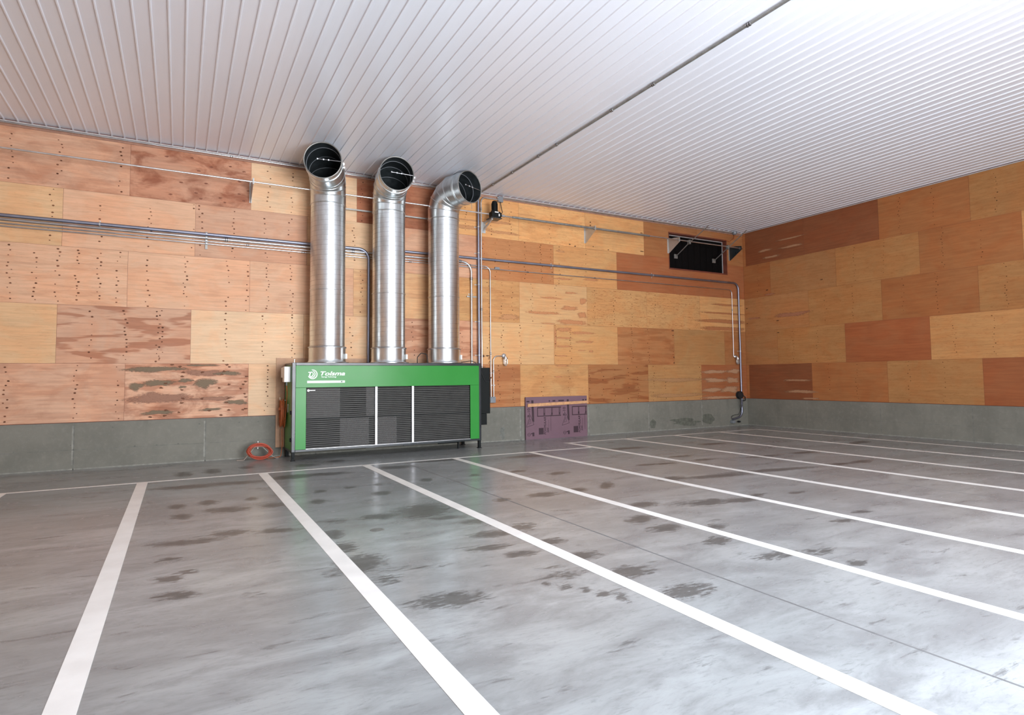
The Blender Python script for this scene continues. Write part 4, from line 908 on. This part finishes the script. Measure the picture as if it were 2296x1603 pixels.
# louvred face
bm = bmesh.new(); gx0, gx1 = -15.836, -11.764; nz = 30; hz = (1.622-.262)/nz
for k in range(nz):
    z = .262+k*hz
    prism(bm, [(gx0, UY0+.045, z), (gx0, UY0+.030, z), (gx0, UY0+.062, z+hz*.94), (gx0, UY0+.075, z+hz*.94)], (gx1-gx0, 0, 0), 0)
    box(bm, gx0, gx1, UY0+.024, UY0+.031, z-.001, z+.0065, 1)
finish(bm, 'louvre_grille', ['slat', 'slatedge'], u)
B(gx0, gx1, UY0+.085, UY0+.10, .25, 1.63, 'coil_core', 'core', u)
B(gx0, gx1, UY0+.008, UY0+.022, .918, .932, 'mesh_joint', 'black', u)
B(gx0-.004, gx1+.004, fy-.002, UY0+.03, .246, .255, 'drip_edge', 'alu_dull', u)
for xx in (-14.258, -13.345): B(xx, xx+.056, fy-.008, UY0+.03, .256, 1.631, 'mullion', 'alu_dull', u, .004)
fm, ft, fbs = newmat('mesh_sheen'); fbs.inputs['Base Color'].default_value = (.16, .155, .145, 1); fbs.inputs['Roughness'].default_value = .6  # pale see-through sheets: reflections on the louvre mesh, painted in
NF = NB(ft); ft.links.new(NF.ramp(NF.noise(NF.n('ShaderNodeTexCoord').outputs['Object'], 7, 5, .7), .3, .7, .17, .25), fbs.inputs['Alpha']); M['sheen'] = fm
for (a_, b_, c_, d_) in ((-15.82, -15.08, .945, 1.615), (-14.47, -14.27, .945, 1.615), (-14.19, -13.72, .27, .91), (-15.08, -14.4, .27, .91)): B(a_, b_, UY0+.018, UY0+.0195, c_, d_, 'mesh_sheen', 'sheen', u)
# legs
for (xx, yy) in ((UX0+.005, UY0+.0), (UX1-.075, UY0+.0), (UX0+.03, UY1-.08), (UX1-.10, UY1-.08)):
    bm = bmesh.new(); box(bm, xx, xx+.068, yy, yy+.068, .012, UZ0); box(bm, xx-.018, xx+.086, yy-.018, yy+.086, 0, .012); box(bm, xx+.028, xx+.042, yy-.012, yy, .05, .085)
    finish(bm, 'leg', 'black', u, bevel=.004)
B(-12.55, -12.0, UY0+.25, UY0+.29, .145, .175, 'drain_pipe', 'black', u); B(-12.03, -11.99, UY0+.20, UY0+.24, .0, .19, 'drain_trap', 'black', u)
for xx in (-14.45, -13.5): B(xx, xx+.25, UY0+.12, UY0+.2, .168, .192, 'lifting_lug', 'frame', u)
# hinges on the left side door
for zz in (.42, 1.03): B(UX0-.022, UX0+.004, UY0+fw+.005, UY0+fw+.055, zz, zz+.085, 'hinge', 'black', u, .004)
B(UX0-.004, UX0+.006, -.62, -.53, 1.06, 1.25, 'door_plate', 'plate', u)
bl = thing('lifting_bolt', 'small eye bolt on the top left front corner of the cooler', 'bolt', (UX0+.05, UY0+.02, UZ1)); L((UX0+.05, UY0+.03, UZ1), [(.012, 0), (.012, .05), (.02, .055), (.02, .075), (.0, .08)], 'shank', 'alu', bl, seg=12)
# lettering and emblem
LY = fy-.001
text_mesh('Tolsma', .128, -15.525, LY, 1.905, 'lettering', 'decal', hd, .28, 0, .548, heavy=.0042)
text_mesh('Storage Technology', .037, -15.505, LY, 1.858, 'lettering', 'decal', hd, 0, 0, .335, heavy=.0008)
bm = bmesh.new()
prism(bm, [(-15.795, LY, 1.985), (-15.700, LY, 1.985), (-15.706, LY, 1.968), (-15.801, LY, 1.968)], (0, -.0015, 0))
prism(bm, [(-15.765, LY, 1.968), (-15.738, LY, 1.968), (-15.757, LY, 1.895), (-15.784, LY, 1.895)], (0, -.0015, 0))
prism(bm, [(-15.789, LY, 1.895), (-15.745, LY, 1.895), (-15.750, LY, 1.884), (-15.794, LY, 1.884)], (0, -.0015, 0))
finish(bm, 'emblem_letter', 'decal', hd)
def crescent(cx, cz, R_, wmax, a0, a1, dx=0.0):
    bm = bmesh.new(); n = 40; ou = []; inn = []
    for k in range(n+1):
        tt = k/n; a = math.radians(a0+(a1-a0)*tt); w = wmax*math.sin(PI*min(1, max(0, tt)))**.5+.0005
        ou.append((cx+R_*math.cos(a), LY, cz+R_*math.sin(a))); inn.append((cx+(R_-w)*math.cos(a), LY, cz+(R_-w)*math.sin(a)))
    for k in range(n):
        prism(bm, [ou[k], ou[k+1], inn[k+1], inn[k]], (0, -.0015, 0))
    finish(bm, 'emblem_arc', 'decal', hd)
ex, ez = -15.70, 1.930
crescent(ex-.002, ez, .108, .021, -160, 108)
crescent(ex-.022, ez+.004, .083, .019, -140, 85)
crescent(ex-.040, ez+.006, .060, .018, -115, 80)
B(-15.82, -14.975, LY-.0015, LY, 1.732, 1.784, 'label_strip', 'decal', hd)
bm = bmesh.new(); x = -15.50; rj2 = random.Random(5)
while x < -15.09:
    l = rj2.uniform(.012, .05); box(bm, x, x+l, LY-.0022, LY-.0014, 1.752, 1.762); x += l+.008
finish(bm, 'small_print', 'decal_grey', hd)
B(-15.065, -15.032, LY-.0022, LY-.0014, 1.742, 1.774, 'print_square', 'decal_green', hd)
# small round tag and rod on the louvre top left
L((-15.79, UY0+.005, 1.563), [(.0, -.006), (.027, -.006), (.027, 0), (.0, 0)], 'probe_head', 'white', u, 'y', 20, cap=False); B(-15.76, -15.64, UY0+.002, UY0+.008, 1.562, 1.570, 'probe_wire', 'alu', u)
# white control boxes and cord bundle on the left side
cb = thing('control_box', 'white control box at the top of the cooler left side', 'control box', (UX0, -.6, 1.9))
B(UX0-.10, UX0, -.72, -.16, 1.86, 2.10, 'lower_case', 'white', cb, .008); B(UX0-.14, UX0, -.97, -.72, 1.76, 2.11, 'upper_case', 'white', cb, .008)
L((UX0-.07, -.85, 1.68), [(.012, 0), (.018, .01), (.018, .08)], 'cable_gland', 'boxgrey', cb, seg=12)
cs = thing('extension_cord', 'orange extension cord bundled and hung on the cooler left side', 'cord', (UX0-.06, -.30, 1.0))
bm = bmesh.new(); rk = random.Random(2)
for k in range(24):
    ox, oy = rk.uniform(-.05, .05), rk.uniform(-.075, .075); pts = []
    top, bot = 1.36-rk.uniform(0, .06), .70+rk.uniform(0, .10); w1 = rk.uniform(.05, .12)
    for j in range(25):
        a = 2*PI*j/24; s_ = math.sin(a); zz = (top+bot)/2+(top-bot)/2*math.cos(a)
        pts.append((UX0-.085+ox*.8, -.32+oy+w1*s_*(1-.35*math.cos(a)**2), zz))
    sweep(bm, pts, .0085, 6)
for k in range(5):
    pts = [(UX0-.085+.075*math.cos(a), -.32+.13*math.sin(a), 1.10+.012*k+.01*math.sin(a*2)) for a in [2*PI*j/20 for j in range(21)]]
    sweep(bm, pts, .0085, 6)
finish(bm, 'coil', 'orange', cs, True)
bm = bmesh.new(); sweep(bm, bend([(UX0-.07, -.85, 1.68), (UX0-.05, -.82, 1.50), (UX0-.04, -.62, 1.2), (UX0-.05, -.50, .72), (UX0-.06, -.34, .70)], .1), .0095, 8)
sweep(bm, bend([(UX0-.08, -.28, .66), (UX0-.07, -.30, .3), (UX0-.10, -.30, .02), (UX0-.4, -.35, .012)], .05), .008, 8); finish(bm, 'lead', 'orange', cs, True)
bm = bmesh.new(); sweep(bm, bend([(UX0, -.34, 1.33), (UX0-.13, -.34, 1.33), (UX0-.13, -.34, 1.40)], .03), .009, 8); sweep(bm, bend([(UX0, -.28, 1.33), (UX0-.13, -.28, 1.33), (UX0-.13, -.28, 1.40)], .03), .009, 8); finish(bm, 'hook', 'alu', cs, True)
bm = bmesh.new(); sweep(bm, bend([(-16.36, -.35, .012), (-16.5, -.28, .012), (-16.62, -.33, .012), (-16.9, -.22, .012)], .06), .008, 8)
# black side cabinet
sc_ = thing('side_cabinet', 'tall black stepped cabinet on the right side of the cooler', 'cabinet', (-11.2, -.5, .6))
B(-11.452, -11.06, -.90, -.16, .865, 2.085, 'cabinet_body', 'black', sc_, .008); B(-11.452, -11.16, -.90, -.16, .57, .863, 'lower_housing', 'black', sc_, .008)
B(-11.056, -11.045, -.86, -.80, 1.40, 1.46, 'latch', 'plate', sc_); B(-11.056, -11.045, -.86, -.80, .95, 1.0, 'latch', 'plate', sc_)
oc = bmesh.new(); sweep(oc, bend([(-11.9, -.5, 2.21), (-11.6, -.8, 2.26), (-11.45, -1.0, 2.215), (-11.33, -.93, 1.95), (-11.22, -.92, 1.72), (-11.08, -.93, 1.70), (-11.03, -.93, 1.86)], .07), .006, 8)
sweep(oc, bend([(-12.0, -.35, 2.21), (-11.5, -.7, 2.27), (-11.25, -.85, 2.10), (-11.1, -.7, 2.11)], .07), .007, 8); sweep(oc, bend([(-11.44, -.3, 2.21), (-11.3, -.5, 2.16), (-11.1, -.5, 2.10)], .06), .007, 8)
cabl = finish(oc, 'loose_cable', 'rubber', None, True); tag(cabl, 'loose dark cables lying over the right end of the cooler and its black cabinet', 'cable')
oc = bmesh.new(); sweep(oc, bend([(-12.98, -.55, 2.205), (-12.98, -.55, 2.36), (-12.88, -.55, 2.47), (-12.72, -.55, 2.44), (-12.70, -.55, 2.21)], .05), .011, 8)
cabl = finish(oc, 'cable_loop', 'rubber', None, True); tag(cabl, 'dark cable looped up from the cooler top left of the right duct', 'cable')
# backer board behind the unit
o = B(-16.33, -10.98, -.022, -.003, 2.0, 2.335, 'backer_board', 'backer'); tag(o, 'plywood strip on the wall just above and behind the cooler', 'board')
o = B(-16.33, -16.05, -.022, -.003, .21, 1.998, 'backer_post', 'backer'); tag(o, 'upright plywood strip beside the left rear edge of the cooler', 'board')

# ------------------------------------------------------------------ hose on stand
hs_ = thing('hose_stand', 'bent steel stand on the floor holding the red hose coil', 'stand', (-16.85, -.2, 0))
bm = bmesh.new()
def bar(bm, pts, w, t_=.006):
    P = [Vector(p) for p in pts]
    for i in range(len(P)-1):
        d_ = (P[i+1]-P[i]); n_ = Vector((-d_.z, 0, d_.x)).normalized()*t_
        prism(bm, [P[i], P[i+1], P[i+1]+n_, P[i]+n_], (0, w, 0))
bar(bm, [(-17.19, -.40, .006), (-17.04, -.40, .006), (-16.82, -.40, .285), (-16.66, -.40, .285), (-16.43, -.40, .045), (-16.36, -.40, .006), (-16.30, -.40, .006)], .15)
finish(bm, 'stand_frame', 'hosestand', hs_)
bm = bmesh.new(); lathe(bm, (-16.75, -.34, .24), None, [(.012, 0), (.012, .12), (.02, .125), (.022, .17), (.012, .175)], 16); finish(bm, 'valve', 'alu', hs_, True)
hc = thing('hose_coil', 'red hose coil lying over the bent steel stand', 'hose', (-16.72, -.45, .17))
bm = bmesh.new(); rk = random.Random(9)
for k in range(13):
    ra = .245+rk.uniform(-.045, .035); rb = .155+rk.uniform(-.03, .025); ox, oz = rk.uniform(-.018, .018), rk.uniform(-.012, .012); yy = -.44-rk.uniform(0, .07); ph = rk.uniform(0, 6.3)
    pts = []
    for j in range(37):
        a = 2*PI*j/36+ph; pts.append((-16.72+ox+ra*math.cos(a), yy+.008*math.sin(2*a), max(.013, .19+oz+rb*math.sin(a)-.015*math.cos(a)))) 
    sweep(bm, pts, .011, 7)
finish(bm, 'coil', 'redhose', hc, True)

# ------------------------------------------------------------------ foam board with print, batten
fb = thing('foam_board', 'purple printed foam insulation board standing against the wall', 'insulation board', (-8.4, -.05, 0))
FX0, FX1, FZ1 = -9.49, -7.30, 1.235; FY0, FY1 = -.075, -.025
B(FX0, FX1, FY0, FY1, .0, FZ1, 'board', 'foam', fb)
fyy = FY0-.001
bm = bmesh.new(); pz = lambda v: v   # print marks
def mark(x0, x1, z0, z1): box(bm, x0, x1, fyy-.0008, fyy+.0005, z0, z1)
for X0 in (FX0+.02, FX0+1.27):
    # tall bar with a slanted foot
    prism(bm, [(X0+.17, fyy, 1.14), (X0+.245, fyy, 1.14), (X0+.265, fyy, .50), (X0+.20, fyy, .54)], (0, -.001, 0))
    # triangle drawing
    for (a, c, r_) in (((X0+.00, .36), (X0+.14, .70), .012), ((X0+.14, .70), (X0+.25, .42), .012), ((X0+.00, .36), (X0+.25, .42), .012), ((X0+.07, .45), (X0+.13, .60), .009), ((X0+.13, .60), (X0+.15, .47), .009), ((X0+.07, .45), (X0+.15, .47), .009)):
        d_ = Vector((c[0]-a[0], 0, c[1]-a[1])).normalized(); n_ = Vector((-d_.z, 0, d_.x))*r_
        prism(bm, [Vector((a[0], fyy, a[1])), Vector((c[0], fyy, c[1])), Vector((c[0], fyy, c[1]))+n_, Vector((a[0], fyy, a[1]))+n_], (0, -.001, 0))
    mark(X0+.20, X0+.265, .03+.06, .20); mark(X0+.15, X0+.20, .155, .185)
    # round stamp
    for k in range(20):
        a0, a1 = 2*PI*k/20, 2*PI*(k+1)/20; cx_, cz_ = X0+.085, .145
        prism(bm, [(cx_+.055*math.cos(a0), fyy, cz_+.05*math.sin(a0)), (cx_+.055*math.cos(a1), fyy, cz_+.05*math.sin(a1)), (cx_+.043*math.cos(a1), fyy, cz_+.038*math.sin(a1)), (cx_+.043*math.cos(a0), fyy, cz_+.038*math.sin(a0))], (0, -.001, 0))
    mark(X0+.045, X0+.125, .14, .15)
for X0, nw in ((FX0+.39, 3), (FX0+1.63, 2)):
    x1 = X0+.27*nw+.03 if nw == 3 else FX1-.001
    mark(X0, x1, .655, .68); mark(X0, x1, .90, .93); mark(X0, X0+.025, .68, .90)
    for k in range(1, nw+1):
        xa = X0+.27*k-.05
        if xa+.05 < FX1: mark(xa, xa+.018, .68, .90); mark(xa+.034, xa+.052, .68, .90); mark(xa+.018, xa+.034, .70, .76)
for X0 in (FX0+.44, FX0+1.68): mark(X0, X0+.165, .13, .32)
for X0 in (FX0+.86, FX0+2.10): mark(X0, X0+.008, .22, .72); 
for X0 in (FX0+.78, FX0+2.01): mark(X0, X0+.006, .2, .55)
for x, w in ((FX0+.03, .1), (FX0+.80, .04), (FX0+.93, .1), (FX0+1.14, .2), (FX0+2.02, .06), (FX0+2.12, .05)): mark(x, x+w, 1.085, 1.13)
pr_ = finish(bm, 'print', 'foamink', fb)
for X0 in (FX0+.165, FX0+1.405): text_mesh('R-10', .125, X0-.02, fyy-.0005, .66, 'lettering', 'foamink', fb, 0, 0, .25, PI/2, heavy=.003)
for X0 in (FX0+.69, FX0+1.93):
    text_mesh('FOAMULAR', .10, X0, fyy-.0005, .12, 'lettering', 'foamink', fb, .25, 0, .51, PI/2, heavy=.003)
    text_mesh('250', .075, X0+.085, fyy-.0005, .17, 'lettering', 'foamink', fb, .25, 0, .15, PI/2, heavy=.002)
o = bmesh.new(); prism(o, [(FX0+.05, -.125, .952), (FX1+.005, -.125, 1.003), (FX1+.005, -.125, 1.085), (FX0+.05, -.125, 1.045)], (0, .045, 0))
o = finish(o, 'wooden_batten', 'batten', None, bevel=.004); tag(o, 'pale wooden batten fixed across the purple foam board', 'batten')
